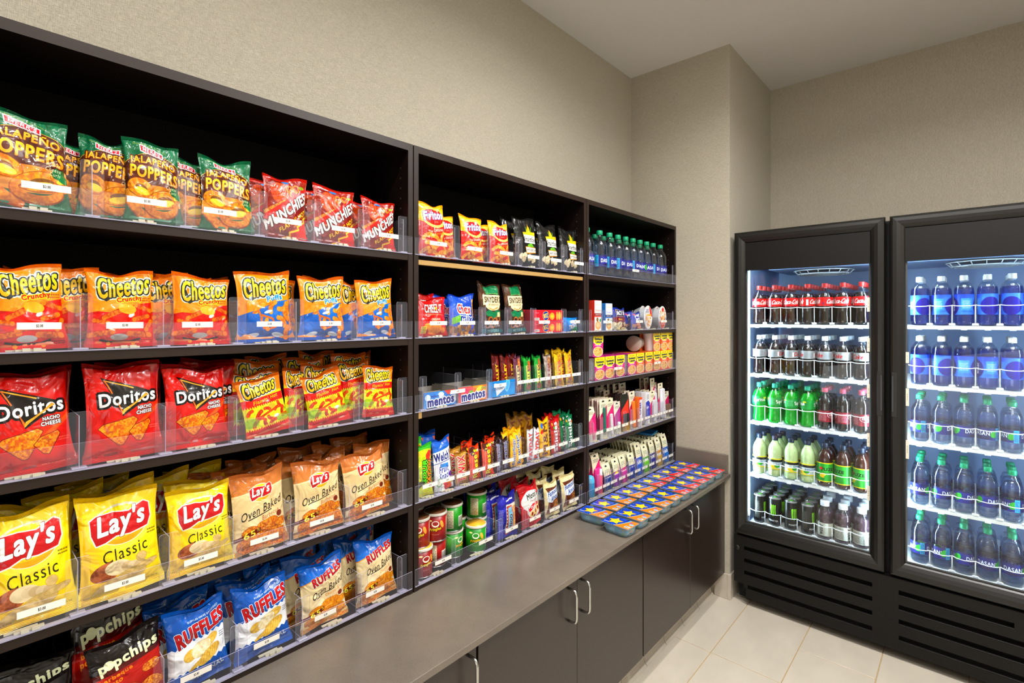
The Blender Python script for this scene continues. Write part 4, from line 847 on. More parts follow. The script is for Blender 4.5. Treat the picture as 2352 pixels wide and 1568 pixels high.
# ------------------------------------------------------------------ pillow bags
def bag_shape(U, V, W, H, T, seed, rough=1.):
    R = np.random.RandomState(seed); p = np.clip((V-.055)/.89, 0, 1); e = np.clip(1-np.abs(2*U-1)**2.4, 0, 1)**.62
    gt = np.clip(1-np.abs(2*np.clip(p*.96+.02-.04, 0, 1)-1)**2.6, 0, 1)**.72; g_ = gt*(1.08-.25*p)
    x = T/2*e*g_
    y = (U-.5)*W*(1-.13*gt); z = V*H
    cr = np.zeros_like(U)
    for k in range(17):   # creases running in from the seals and corners
        top = R.rand() < .6; u0 = R.uniform(.02, .98); v0 = .95 if top else .05; L = R.uniform(.12, .34)*(1 if top else .7); an = R.uniform(-1, 1)+(0.5-u0)*.8
        du, dv = U-u0, (v0-V if top else V-v0)
        along = dv*math.cos(an*.7)+du*math.sin(an*.7); perp = du*math.cos(an*.7)-dv*math.sin(an*.7)
        cr += R.uniform(-1, 1)*np.exp(-(perp/(.022+.03*R.rand()))**2)*np.clip(along/.05, 0, 1)*np.clip(1-along/L, 0, 1)
    for k in range(4):    # broad dents
        u0, v0, s = R.uniform(.1, .9), R.uniform(.15, .9), R.uniform(.08, .16); cr += R.uniform(-.9, .5)*np.exp(-((U-u0)**2+(V-v0)**2)/s**2)
    x = x+cr*.0078*rough*(T/.035)
    tw = np.clip((V-.72)/.28, 0, 1)**1.5; ph = R.rand()*6; a1 = R.uniform(.4, 1)
    x_sheet = tw*(.009*rough*a1*np.sin(U*5.2+ph)-.006*R.rand())*(W/.14)
    dz = -tw*R.uniform(.03, .11)*H*np.exp(-((U-R.uniform(.3, .7))/.24)**2)+tw*(U-.5)*H*R.uniform(-.07, .07)
    bt = np.clip((.12-V)/.12, 0, 1); x_sheet = x_sheet+bt*.004*np.sin(U*7+ph*2)
    return x, x_sheet, y, z+dz
def bag_mesh(W, H, T, seed, nu=26, nv=34, rough=1.):
    V, U = np.meshgrid(np.linspace(.045, .955, nv), np.linspace(0, 1, nu), indexing='ij')
    x, xs, y, z = bag_shape(U, V, W, H, T, seed, rough); f = np.stack([x+xs, y, z], -1).reshape(-1, 3)
    xb, _, _, _ = bag_shape(U, V, W, H, T, seed+991, rough*.6); b = np.stack([-xb*.9+xs, y, z], -1).reshape(-1, 3)
    n = nu*nv; uv = np.stack([U, V], -1).reshape(-1, 2)
    i = np.arange(n).reshape(nv, nu); q = np.stack([i[:-1, :-1], i[:-1, 1:], i[1:, 1:], i[1:, :-1]], -1).reshape(-1, 4)
    qb = q[:, ::-1]+n; me = bpy.data.meshes.new('bag_body'); nf = len(q)*2
    edge = []
    for side, rev in ((i[:, 0], True), (i[:, -1], False)):
        for a, c in zip(side[:-1], side[1:]): edge.append((a, c, c+n, a+n) if rev else (c, a, a+n, c+n))
    faces = np.vstack([q, qb, np.array(edge)]); me.from_pydata(np.vstack([f, b]).tolist(), [], faces.tolist())
    uvl = me.uv_layers.new(name='UVMap'); uvall = np.vstack([uv, uv]); uvl.data.foreach_set('uv', uvall[faces.ravel()].ravel())
    me.polygons.foreach_set('use_smooth', [True]*len(faces)); mi = np.zeros(len(faces), int); mi[len(q):2*len(q)] = 1; me.polygons.foreach_set('material_index', mi); me.update(); return me
def seal_mesh(W, H, T, seed, top, nu=26, rough=1.):
    m = 9; vv = np.linspace(.952, 1, m) if top else np.linspace(0, .048, m)
    V, U = np.meshgrid(vv, np.linspace(0, 1, nu), indexing='ij'); x, xs, y, z = bag_shape(U, V, W, H, T, seed, rough)
    rid = np.where(np.arange(m) % 2 == 0, .0007, -.0007)[:, None]; X = xs+rid+.0002
    f = np.stack([X+.0006, y, z], -1).reshape(-1, 3); b = np.stack([X-.0006, y, z], -1).reshape(-1, 3); n = nu*m
    i = np.arange(n).reshape(m, nu); q = np.stack([i[:-1, :-1], i[:-1, 1:], i[1:, 1:], i[1:, :-1]], -1).reshape(-1, 4)
    ed = [(i[-1, k], i[-1, k+1], i[-1, k+1]+n, i[-1, k]+n) for k in range(nu-1)]+[(i[0, k+1], i[0, k], i[0, k]+n, i[0, k+1]+n) for k in range(nu-1)]
    faces = np.vstack([q, q[:, ::-1]+n, np.array(ed)]); me = bpy.data.meshes.new('seal'); me.from_pydata(np.vstack([f, b]).tolist(), [], faces.tolist())
    uv = np.stack([U, V], -1).reshape(-1, 2); uvl = me.uv_layers.new(name='UVMap'); uvl.data.foreach_set('uv', np.vstack([uv, uv])[faces.ravel()].ravel()); me.update(); return me
AM = {}
def am(key, fn, rough=.3, coat=0., **k):
    if key not in AM: AM[key] = artmat(key, fn(), rough, coat, **k)
    return AM[key]
PLACE = lambda bay, row: f'{SHELF[row]}, {UN[bay]} unit'
_seed = [11]
def bag(key, name, desc, cat, bay, row, Y, W, H, T=.034, X=-.030, depth=0, roll=0, yaw=0, lean=-5, back='#999999', nu=26, nv=34, rough=1., seals=True, group=None, zo=0):
    m = AM[key]; bm = mat('foil_'+key, back, .3); _seed[0] += 1; sd = _seed[0]
    me = bag_mesh(W, H, T, sd, nu, nv, rough); me.materials.append(m); me.materials.append(bm)
    o = ob(name, me, None, (X, Y, ROWS[row]+.0035+zo), (math.radians(roll), math.radians(lean), math.radians(yaw)))
    if seals:
        for t in (True, False):
            s = seal_mesh(W, H, T, sd, t, nu, rough); s.materials.append(m); ob('top_seal' if t else 'bottom_seal', s, o)
    reg(o, cat, desc, PLACE(bay, row), depth, Y, group); return o
foil = dict(rough=.34, coat=.6, bump=.012)
for k, f in dict(herrs=herrs, munch=munch, cheetos=cheetos, puffs=puffs, flamin=flamin, doritos=doritos, lays=lays, bbq=lambda: baked('bbq'), rub=lambda: baked('rub'), ruffles=ruffles, popr=lambda: popc('red'), popk=lambda: popc('k'), fritos=fritos, smart=smart, cheezit=cheezit, chex=chex, snyder=snyder, treat=treat,
        nvr=lambda: bar_art('#8c2418', '#5c120c', 'VALLEY', '#f2d41e'), nvn=lambda: bar_art('#8a5a78', '#5c2a3c', 'VALLEY', '#2a3a2a', '#e8d89a', '#e89a50'), nvg=lambda: bar_art('#2ca83c', '#168a34', 'VALLEY', '#1c3c1c', '#f2e02c', '#d8702c'), nvk=lambda: bar_art('#d8ccc0', '#8a7a70', 'NUT BAR', '#8c2430', None, '#c8a070'), nut=lambda: bar_art('#e8cc2a', '#c8a418', 'NUTS', '#c8242c', None, '#d8b040'),
        sour=sour, welch=welch, twix=lambda: vtext('#c8a04a', '#a87a28', 'TWIX', '#d81c24', '#f4e8d8', h=330), reese=lambda: vtext('#ee5a18', '#d8440c', "Reese's", '#f4e41c', '#4a1c0c', h=350, sz=44, extra=lambda a, T: (a.blob(30, T-22, 26, '#5a2412', 2), a.rect(76, 26, 88, 96, '#2a140c'), a.rect(74, T-34, 88, T-22, '#e8e4e0'))),
        snick=lambda: vtext('#3c1c14', '#24100c', 'SNICKERS', '#24347c', '#e8e8f4', w=130, h=380, sz=52), btf=lambda: vtext('#f2c81c', '#e0a814', 'Butterfinger', '#1c4c9c', '#f4f0e0', w=150, h=380, sz=56), pay=lambda: vtext('#ece8e4', '#d8d4d8', 'PAYDAY', '#e8601c', '#2a3c9c', w=150, h=350, sz=54),
        mms=lambda: vtext('#f2cc14', '#dca80c', 'M&M', '#6a3a12', None, h=330, sz=44, extra=lambda a, T: (a.blob(22, T-30, 12, '#2c6cc8', 2), a.blob(20, T-56, 10, '#d8301c', 3), a.text('PEANUT', 84, T*.7, 60, 10, '#2c4c9c', rot=90))),
        skr=lambda: vtext('#cc1020', '#a80c1a', 'Skittles', '#ffffff', '#8c0a18', h=330, sz=42, extra=lambda a, T: [a.ell(20+i*14, T-26-(i*17) % 30, 8, 7, c) for i, c in enumerate(('#f0a01c', '#3cb03c', '#f2d41c', '#7a2ca0', '#f07a1c'))]), skg=lambda: vtext('#1c8a5c', '#0f6a44', 'Skittles', '#ffffff', '#0a4c30', h=330, sz=42, extra=lambda a, T: [a.ell(20+i*14, T-26-(i*17) % 30, 8, 7, c) for i, c in enumerate(('#f0a01c', '#3cb03c', '#f2d41c', '#d82c2c', '#f07a1c'))]),
        mmk=lambda: vtext('#b88a1c', '#8a6410', 'M&M', '#6a3a12', None, h=330, sz=44), cookie=cookieblue, motts=motts, amos=amos, poptart=poptart, act=act).items(): am(k, f, **foil)
CR = ('chip_bag', 'crisp bag')
# key, desc, bay,row,Y,W,H, kwargs  (front rows first, then the ones behind)
def many(key, name, desc, cat, bay, row, L, group, back, **kw):
    for e in L:
        Y, W, H = e[:3]; k = dict(kw); k.update(e[3] if len(e) > 3 else {}); bag(key, name, desc, cat, bay, row, Y, W, H, back=back, group=group, **k)
D1 = dict(depth=1, X=-.072, nu=18, nv=22); D2 = dict(depth=2, X=-.114, nu=14, nv=18); D3 = dict(depth=3, X=-.156, nu=12, nv=16)
j = lambda d, **k: {**d, **k}
many('herrs', 'chip_bag', 'green and brown cheese-curl bag', 'crisp bag', 0, 1, [(.098, .140, .190, dict(yaw=8, X=-.026)), (.228, .112, .184, dict(yaw=-14, X=-.052, depth=1)), (.303, .112, .186, dict(roll=1, X=-.026)), (.372, .112, .176, dict(yaw=-6, X=-.056, depth=1)), (.452, .124, .186, dict(roll=1, X=-.026)),
    (.176, .11, .176, j(D2, X=-.10)), (.10, .12, .19, j(D2, X=-.11)), (.30, .12, .18, D3), (.44, .12, .18, D3)], 'green cheese-curl bags', '#0d6b46')
many('munch', 'chip_bag', 'dark red spicy snack-mix bag', 'crisp bag', 0, 1, [(.588, .122, .172, dict(roll=-3)), (.728, .132, .168, dict(roll=-2)), (.872, .124, .160, dict(roll=-3)), (.56, .12, .165, D1), (.70, .12, .165, D1), (.845, .12, .16, D1), (.735, .12, .165, D2)], 'red snack-mix bags', '#7a1810')
many('cheetos', 'chip_bag', 'orange and red crunchy-curl bag', 'crisp bag', 0, 2, [(.105, .118, .168, dict(roll=3, yaw=4)), (.245, .124, .166), (.395, .128, .162, dict(roll=-1)), (.165, .11, .17, D1), (.335, .118, .166, j(D1, yaw=10)), (.375, .12, .164, D1), (.13, .12, .168, D2), (.27, .12, .166, D2), (.43, .12, .166, D2)], 'orange and red curl bags', '#c85c0c')
many('puffs', 'chip_bag', 'orange and blue puffs bag', 'crisp bag', 0, 2, [(.542, .146, .184, dict(roll=1)), (.694, .142, .180, dict(roll=-1)), (.868, .136, .180, dict(roll=2)), (.58, .13, .17, D1), (.726, .13, .178, D1), (.812, .11, .178, j(D1, X=-.06)), (.73, .13, .176, D2)], 'orange and blue puffs bags', '#d87a0c')
many('doritos', 'chip_bag', 'red tortilla-chip bag', 'crisp bag', 0, 3, [(.108, .136, .198, dict(roll=4, T=.042)), (.252, .142, .205, dict(roll=1, T=.042)), (.388, .138, .190, dict(roll=1, T=.042)), (.425, .13, .19, D1), (.27, .13, .2, D1), (.11, .13, .195, D1), (.44, .13, .195, D2)], 'red tortilla-chip bags', '#8c0c08')
many('flamin', 'chip_bag', 'yellow and red hot-curl bag', 'crisp bag', 0, 3, [(.552, .118, .150, dict(roll=11, T=.04)), (.715, .126, .150, dict(roll=9, T=.04)), (.872, .112, .152, dict(roll=-3)), (.535, .13, .165, D1), (.650, .11, .162, j(D1, yaw=20)), (.712, .12, .168, D1), (.832, .12, .172, j(D1, roll=6)), (.56, .13, .185, D2), (.69, .13, .188, D2), (.83, .13, .19, D2), (.60, .12, .195, D3), (.75, .12, .2, D3), (.88, .12, .19, D3)], 'yellow and red hot-curl bags', '#b8480c')
many('lays', 'chip_bag', 'yellow potato-chip bag', 'crisp bag', 0, 4, [(.108, .142, .222, dict(roll=3, T=.046)), (.248, .150, .218, dict(roll=2, T=.046)), (.396, .140, .192, dict(roll=1, T=.046)), (.11, .14, .22, D1), (.26, .145, .225, j(D1, roll=3)), (.40, .14, .2, D1), (.18, .14, .225, j(D2, roll=4)), (.33, .14, .22, D2), (.22, .14, .225, D3), (.42, .14, .21, D3)], 'yellow potato-chip bags', '#b89a10')
many('bbq', 'chip_bag', 'bronze and cream barbecue-chip bag', 'crisp bag', 0, 4, [(.530, .140, .200, dict(roll=2, T=.042)), (.684, .146, .192, dict(roll=1, T=.042)), (.836, .150, .192, dict(roll=4, T=.042)), (.50, .14, .2, D1), (.655, .14, .2, D1), (.74, .14, .2, j(D1, roll=3)), (.885, .14, .2, D1), (.47, .14, .2, j(D2, roll=4)), (.61, .14, .205, D2), (.78, .14, .205, D2), (.56, .14, .205, D3), (.70, .14, .21, D3), (.86, .14, .21, D3)], 'bronze and cream baked-chip bags', '#6a3a1c')
many('popk', 'chip_bag', 'black popped-chip bag', 'crisp bag', 0, 5, [(.105, .142, .140, dict(roll=4)), (.11, .14, .165, j(D1, X=-.08))], 'popped-chip bags', '#1a1310')
many('popr', 'chip_bag', 'red barbecue popped-chip bag', 'crisp bag', 0, 5, [(.262, .138, .174, dict(roll=4)), (.235, .14, .236, j(D1, X=-.09))], 'popped-chip bags', '#3a0c08')
many('ruffles', 'chip_bag', 'blue and white ridged-chip bag', 'crisp bag', 0, 5, [(.392, .134, .184, dict(roll=3, T=.044)), (.536, .144, .182, dict(roll=2, T=.044)), (.36, .14, .19, D1), (.51, .14, .19, D1), (.36, .14, .19, j(D2, roll=3)), (.50, .14, .195, D2), (.58, .14, .19, j(D1, X=-.09)), (.44, .14, .195, D3)], 'blue ridged-chip bags', '#0c4c94')
many('rub', 'chip_bag', 'blue and cream baked ridged-chip bag', 'crisp bag', 0, 5, [(.700, .140, .178, dict(roll=2, T=.042)), (.868, .140, .186, dict(roll=2, T=.042)), (.67, .14, .19, D1), (.82, .13, .19, D1), (.66, .14, .195, D2), (.80, .14, .195, D2), (.87, .13, .195, j(D2, X=-.13)), (.62, .14, .195, D3)], 'blue and cream baked ridged-chip bags', '#c8a868')
many('fritos', 'chip_bag', 'yellow and red corn-chip bag', 'crisp bag', 1, 1, [(1.083, .124, .186, dict(zo=0)), (1.262, .116, .166, dict(roll=-2)), (1.408, .118, .166, dict(roll=-1)), (1.17, .11, .165, D1), (1.35, .11, .16, D1)], 'corn-chip bags', '#c89a18', nu=20, nv=26)
many('smart', 'chip_bag', 'black cheddar-popcorn bag', 'crisp bag', 1, 1, [(1.565, .148, .206), (1.712, .146, .205), (1.865, .144, .203), (1.54, .14, .2, D1), (1.70, .14, .2, D1)], 'black popcorn bags', '#141414', nu=20, nv=26)
many('cheezit', 'cracker_bag', 'red square-cracker bag', 'cracker bag', 1, 2, [(1.083, .128, .132, dict(roll=1)), (1.07, .13, .15, D1)], None, '#8c1010', nu=18, nv=20)
many('chex', 'snack_mix_bag', 'blue cereal snack-mix bag', 'snack bag', 1, 2, [(1.218, .128, .148, dict(roll=1)), (1.17, .12, .145, D1), (1.25, .12, .145, D1)], None, '#1c3c9c', nu=18, nv=20)
many('snyder', 'pretzel_bag', 'brown and green pretzel bag', 'pretzel bag', 1, 2, [(1.362, .130, .196), (1.502, .122, .197, dict(roll=2))], 'pretzel bags', '#3a2412', nu=18, nv=22)
many('treat', 'treat_bar', 'small blue and green rice-treat bar', 'snack bar', 1, 2, [(1.872, .112, .066, dict(T=.022)), (1.86, .11, .066, j(D1, T=.02))], None, '#1274b8', nu=14, nv=12)
B = dict(nu=10, nv=18, T=.016, rough=.7)
b1 = lambda **k: {**dict(depth=1, X=-.050), **k}
b2 = lambda **k: {**dict(depth=2, X=-.070), **k}
many('nvr', 'granola_bar', 'dark red granola bar', 'granola bar', 1, 3, [(1.425, .046, .158, dict(X=-.06)), (1.462, .046, .158, dict(X=-.05)), (1.497, .046, .156, dict(X=-.045))], 'granola bars', '#5c120c', **B)
many('nvn', 'granola_bar', 'purple-brown nut granola bar', 'granola bar', 1, 3, [(1.517, .048, .148), (1.515, .046, .156, b1())], 'granola bars', '#5c2a3c', **B)
many('nvg', 'granola_bar', 'bright green oat granola bar', 'granola bar', 1, 3, [(1.578, .048, .140), (1.588, .046, .142, b1()), (1.645, .048, .140), (1.655, .046, .144, b1())], 'granola bars', '#168a34', **B)
many('nvk', 'granola_bar', 'white and brown nut bar', 'granola bar', 1, 3, [(1.712, .048, .142), (1.73, .046, .142, b1())], 'granola bars', '#8a7a70', **B)
many('nut', 'nut_packet', 'yellow nut packet', 'nut packet', 1, 3, [(1.788, .062, .150), (1.868, .060, .152, dict(roll=3)), (1.80, .06, .16, b1()), (1.84, .06, .165, b1()), (1.78, .06, .16, b2())], 'yellow nut packets', '#b8961c', **B)
many('sour', 'candy_bag', 'green and yellow sour-candy bag', 'candy bag', 1, 4, [(1.046, .072, .168, dict(roll=-2)), (1.03, .07, .185, b1())], None, '#8aa818', **{**B, 'T': .022})
many('welch', 'candy_bag', 'white and blue fruit-snack bag', 'candy bag', 1, 4, [(1.132, .084, .178, dict(roll=2))]+[(1.04+.017*i, .08, .19, dict(depth=1+i % 3, X=-.06-.022*(i % 3))) for i in range(6)], 'fruit-snack bags', '#1c5cb4', **{**B, 'T': .022})
many('twix', 'candy_bar', 'gold caramel candy bar', 'candy bar', 1, 4, [(1.212, .062, .112), (1.2, .06, .122, b1()), (1.225, .06, .122, b2())], 'gold candy bars', '#a87a28', **B)
many('reese', 'candy_bar', 'orange peanut-butter cup pack', 'candy bar', 1, 4, [(1.278, .058, .124), (1.344, .058, .132)]+[(1.262+.02*i+.06*(i // 3), .056, .13, dict(depth=1+i % 3, X=-.05-.02*(i % 3))) for i in range(6)], 'orange candy packs', '#e04a10', **B)
many('snick', 'candy_bar', 'dark brown candy bar with blue lettering', 'candy bar', 1, 4, [(1.402, .034, .120), (1.442, .034, .122)]+[(1.38+.03*(i % 3), .034, .13, dict(depth=1+i//3, X=-.05-.02*(i//3))) for i in range(6)], 'dark candy bars', '#1c0c08', **B)
many('btf', 'candy_bar', 'yellow candy bar with blue lettering', 'candy bar', 1, 4, [(1.487, .044, .128, dict(roll=-4)), (1.524, .044, .142, dict(roll=6)), (1.47, .044, .14, b1()), (1.51, .044, .15, b1()), (1.545, .044, .145, b1()), (1.5, .044, .15, b2())], 'yellow candy bars', '#d8a814', **B)
many('pay', 'candy_bar', 'white candy bar with orange lettering', 'candy bar', 1, 4, [(1.585, .04, .130, dict(roll=-6)), (1.622, .044, .132, dict(roll=-10))], 'white candy bars', '#c8c4c8', **B)
many('mms', 'candy_bag', 'yellow peanut-candy bag', 'candy bag', 1, 4, [(1.686, .074, .164, dict(roll=-2))], None, '#c89a10', **B)
many('mmk', 'candy_bag', 'golden peanut-candy bag', 'candy bag', 1, 4, [(1.56+.024*i, .072, .185, dict(depth=2+i % 2, X=-.09-.025*(i % 2))) for i in range(5)], 'golden peanut-candy bags', '#a07818', **B)
many('skr', 'candy_bag', 'red fruit-candy bag', 'candy bag', 1, 4, [(1.762, .066, .152), (1.80, .06, .155, b1()), (1.74, .066, .165, b1()), (1.78, .06, .165, b2())], 'red fruit-candy bags', '#9c0c18', **B)
many('skg', 'candy_bag', 'green fruit-candy bag', 'candy bag', 1, 4, [(1.868, .066, .152), (1.85, .066, .16, b1()), (1.88, .06, .165, b1()), (1.84, .066, .17, b2())], 'green fruit-candy bags', '#0f6a44', **B)
many('cookie', 'cookie_bag', 'dark blue cookie bag', 'cookie bag', 1, 5, [(1.448, .112, .166, dict(roll=-3)), (1.42, .11, .17, D1), (1.44, .11, .18, D2), (1.40, .11, .185, D3)], 'blue cookie bags', '#1c1c7c', nu=16, nv=20)
many('motts', 'fruit_bag', 'red fruit-snack bag', 'fruit snack bag', 1, 5, [(1.598, .126, .176, dict(roll=4, T=.04)), (1.585, .12, .18, D1), (1.56, .12, .19, D2), (1.54, .12, .195, D3)], 'red fruit-snack bags', '#9c1020', nu=16, nv=20)
many('amos', 'cookie_bag', 'cream cookie bag with blue script', 'cookie bag', 1, 5, [(1.735, .102, .150, dict(roll=1)), (1.862, .108, .150, dict(roll=3)), (1.72, .1, .16, D1), (1.85, .1, .165, D1), (1.73, .1, .175, D2), (1.83, .1, .175, D2), (1.68, .1, .185, D3), (1.78, .1, .19, D3)], 'cream cookie bags', '#c8bc90', nu=16, nv=20)
many('act', 'popcorn_bag', 'blue and red popcorn bag', 'popcorn bag', 2, 2, [(2.300, .145, .118, dict(T=.03))], None, '#123a94', nu=14, nv=14)
many('poptart', 'pastry_pack', 'blue toaster-pastry pack', 'pastry pack', 2, 2, [(2.475, .120, .098, dict(T=.024)), (2.46, .11, .1, D1)], None, '#1c3494', nu=14, nv=14)

# ------------------------------------------------------------------ boxes and cartons
def artbox(W, D, H, m_art, m_side, b=.0008, name='carton'):
    mb = MB().box(-D/2, D/2-.0003, -W/2, W/2, 0, H, 0, b=b)
    mb.add([(D/2, -W/2+b, b), (D/2, W/2-b, b), (D/2, W/2-b, H-b), (D/2, -W/2+b, H-b)], [(0, 1, 2, 3)], 1, [[(0, 0), (1, 0), (1, 1), (0, 1)]])
    mb.add([(-D/2+b, -W/2-.0002, b), (D/2-b, -W/2-.0002, b), (D/2-b, -W/2-.0002, H-b), (-D/2+b, -W/2-.0002, H-b)], [(0, 1, 2, 3)], 0)
    return mb.mesh(name, [m_side, m_art])
am('ritz', ritz, .4); rz = artbox(.195, .05, .047, AM['ritz'], mat('red_card', '#b80e26', .45))
for i, (z, X) in enumerate(((0, -.034), (.0475, -.034), (0, -.09), (.0475, -.09))):
    o = ob('cracker_box', rz, None, (X, 1.684, ROWS[2]+.004+z)); MB().box(-.0245, .0245, -.0975-.0006, -.0975-.0001, .004, .043).build('end_flap', mat('red_card', '#b80e26', .45), o)
    reg(o, 'cracker box', 'red cracker box, %s of its pair' % ('upper' if z else 'lower'), PLACE(1, 2), i//2, 1.684, 'red cracker boxes')
for k, (key, fn, Y, Wd, H, c, desc) in enumerate((('men1', lambda: mentos(1), 1.100, .140, .052, '#3c8ccc', 'blue mint display box'), ('men2', lambda: mentos(2), 1.250, .140, .054, '#d8c0c8', 'pink and orange fruit-mint display box'), ('trid', trident, 1.402, .148, .060, '#1c84c0', 'light blue gum display box'))):
    am(key, fn, .4); ms = mat('side_'+key, c, .5); mi_ = mat('grey_board', '#9a948a', .8)
    mb = MB(); D = .13; x1 = -.012; x0 = x1-D
    mb.add([(x1, -Wd/2, 0), (x1, Wd/2, 0), (x1, Wd/2, H), (x1, -Wd/2, H)], [(0, 1, 2, 3)], 1, [[(0, 0), (1, 0), (1, 1), (0, 1)]])
    mb.box(x1-.0012, x1-.0002, -Wd/2, Wd/2, 0, H, 2); mb.box(x0, x0+.001, -Wd/2, Wd/2, 0, H, 2)
    mb.box(x0+.001, x1-.0012, -Wd/2, -Wd/2+.001, 0, H+.006, 2); mb.box(x0+.001, x1-.0012, Wd/2-.001, Wd/2, 0, H+.006, 2); mb.box(x0, x1, -Wd/2+.001, Wd/2-.001, 0, .001, 2)
    o = ob('display_box', mb.mesh('display_box', [ms, AM[key], mi_]), None, (0, Y, ROWS[3]+.004), (0, 0, 0)); reg(o, 'display box', 'open '+desc, PLACE(1, 3), 0, Y, 'open gum and mint display boxes')
    for s in range(2): MB().box(x0+.05+.03*s, x0+.051+.03*s, -Wd/2+.002, Wd/2-.002, .002, H*.8).build('partition', mi_, o)
    if k == 1:
        g_ = MB().box(-.11, -.03, -.055, .05, 0, .008, b=.002).build('gum_pack', mat('green_gum_foil', '#1f8a44', .35), None, (0, Y+.02, ROWS[3]+.0055), (0, math.radians(0), .2)); tag(g_, 'flat green gum pack lying inside the open fruit-mint display box', 'gum pack')
for i, (c, Y, d) in enumerate((('#d8301c', 2.062, 'white and red snack-kit box'), ('#1c74c8', 2.160, 'white and blue snack-kit box'))):
    am('sn%d' % i, lambda: snackbox('#d83c2d' if i == 0 else '#1c74c8'), .4); o = ob('snack_box', artbox(.062, .09, .144-.012*i, AM['sn%d' % i], mat('side%d' % i, c, .45)), None, (-.052, Y, ROWS[2]+.004), (0, 0, math.radians(0)))
    MB().box(-.044, .044, -.0305, .0305, 0, .0006).build('top_flap', mat('side%d' % i, c, .45), o, (0, 0, .144-.012*i)); reg(o, 'snack box', d, PLACE(2, 2), 0, Y, 'snack-kit boxes')
# microwave bowls standing on edge
for i, (k, Y, d) in enumerate(((1, 2.612, 'white and red soup bowl lid up on edge'), (2, 2.79, 'round noodle bowl on edge with red band'))):
    a = am('bowl%d' % k, lambda: bowl(k), .35); W_, H_ = .098, .128
    for dep in (0, 1):
        mb = MB(); n = 28; pts = [(.5*math.cos(2*PI*q/n)*(1-.06*abs(math.sin(4*PI*q/n))), .5+.5*math.sin(2*PI*q/n)) for q in range(n)]
        mb.add([(0, p*W_, q*H_) for p, q in pts], [tuple(range(n))], 0, [[(p+.5, q) for p, q in pts]])
        rim = [(-.002, p*W_, q*H_) for p, q in pts]; back = [(-.045, p*W_*.72, (q-.5)*H_*.72+.5*H_) for p, q in pts]
        mb.add([(0, p*W_, q*H_) for p, q in pts]+rim+back, [(s*n+q, s*n+(q+1) % n, (s+1)*n+(q+1) % n, (s+1)*n+q)[::-1] for s in (0, 1) for q in range(n)]+[tuple(range(3*n-1, 2*n-1, -1))], 1)
        o = mb.build('noodle_bowl', [a, M_WHT], None, (-.03-.05*dep, Y+.035*dep, ROWS[2]+.004)); MB().tube([(-.001, p*W_*1.01, q*H_*1.01) for p, q in pts], .0014, 5, closed=True).build('rim', M_WHT, o)
        reg(o, 'noodle bowl', d, PLACE(2, 2), dep, Y, 'microwave bowls')
# noodle cups in paper sleeves
def noodle_proto(kind):
    m = am('noodle_'+kind, lambda: noodle(kind), .4); W_, H_, D_ = .087, .108, .086; ms = mat('sleeve_'+kind, '#d0208c' if kind == 'p' else '#ee6a20', .45)
    mb = MB(); mb.add([(D_/2, -W_/2, 0), (D_/2, W_/2, 0), (D_/2, W_/2, H_), (D_/2, -W_/2, H_)], [(0, 1, 2, 3)], 1, [[(0, 0), (1, 0), (1, 1), (0, 1)]])
    mb.box(D_/2-.0008, D_/2-.0001, -W_/2, W_/2, 0, H_, 0).box(-D_/2, D_/2-.0008, -W_/2, W_/2, H_-.0008, H_, 0).box(-D_/2, -D_/2+.0008, -W_/2, W_/2, 0, H_-.0008, 0).box(-D_/2, D_/2-.0008, -W_/2, W_/2, 0, .0008, 0)
    o = ob('noodle_cup_box', mb.mesh('sleeve', [ms, m])); kid(o, MB().lathe([(.030, .001), (.031, .004), (.040, .095), (.0425, .097), (.0425, .102), (.040, .1065)], 22).build('foam_cup', M_WHT, o)); return o
NC = [('p', 2.090), ('p', 2.182), ('p', 2.282), ('p', 2.402), ('o', 2.494), ('o', 2.594), ('o', 2.690), ('o', 2.782), ('o', 2.872)]; pr = {k: noodle_proto(k) for k in 'po'}; used = set()
NB = [(k, y, 0, 0, -.058) for k, y in NC]+[(k, y-.004, 0, 1, -.146) for k, y in NC]+[('p', 2.085, 1, 0, -.058), ('o', 2.690, 1, 0, -.058), ('o', 2.784, 1, 0, -.058), ('o', 2.872, 1, 0, -.058)]
for k, y, lev, dep, X in NB:
    loc = (X, y, ROWS[3]+.0035+lev*.1085); rot = (math.radians(-3) if (lev and k == 'p') else 0, 0, 0)
    if rot[0]: loc = (X, y-.012, loc[2]+.002)
    if k in used: o = copy_tree(pr[k], None, loc, rot)
    else: o = pr[k]; o.location = loc; o.rotation_euler = rot; used.add(k)
    reg(o, 'noodle cup', ('pink' if k == 'p' else 'orange')+'-banded noodle cup carton'+(' stacked on top' if lev else ''), PLACE(2, 3), dep, y, 'instant-noodle cartons')
o = MB().lathe([(.030, 0), (.031, .004), (.042, .10), (.044, .102), (.044, .107), (.041, .109)], 24).build('noodle_cup', mat('brown_cup_print', '#b4a69c', .4), None, (-.10, 2.640, ROWS[3]+.1585), (math.radians(90), 0, math.radians(12)))
MB().lathe([(.0325, .02), (.0345, .035)], 24, caps=False).build('brown_band', mat('brown_band', '#6a4024', .45), o); MB().lathe([(.0318, .0105), (.0322, .014)], 24, caps=False).build('gold_band', mat('gold_band', '#c8963c', .45), o)
tag(o, 'white and brown printed noodle cup lying on its side on stacked cartons', 'noodle cup')
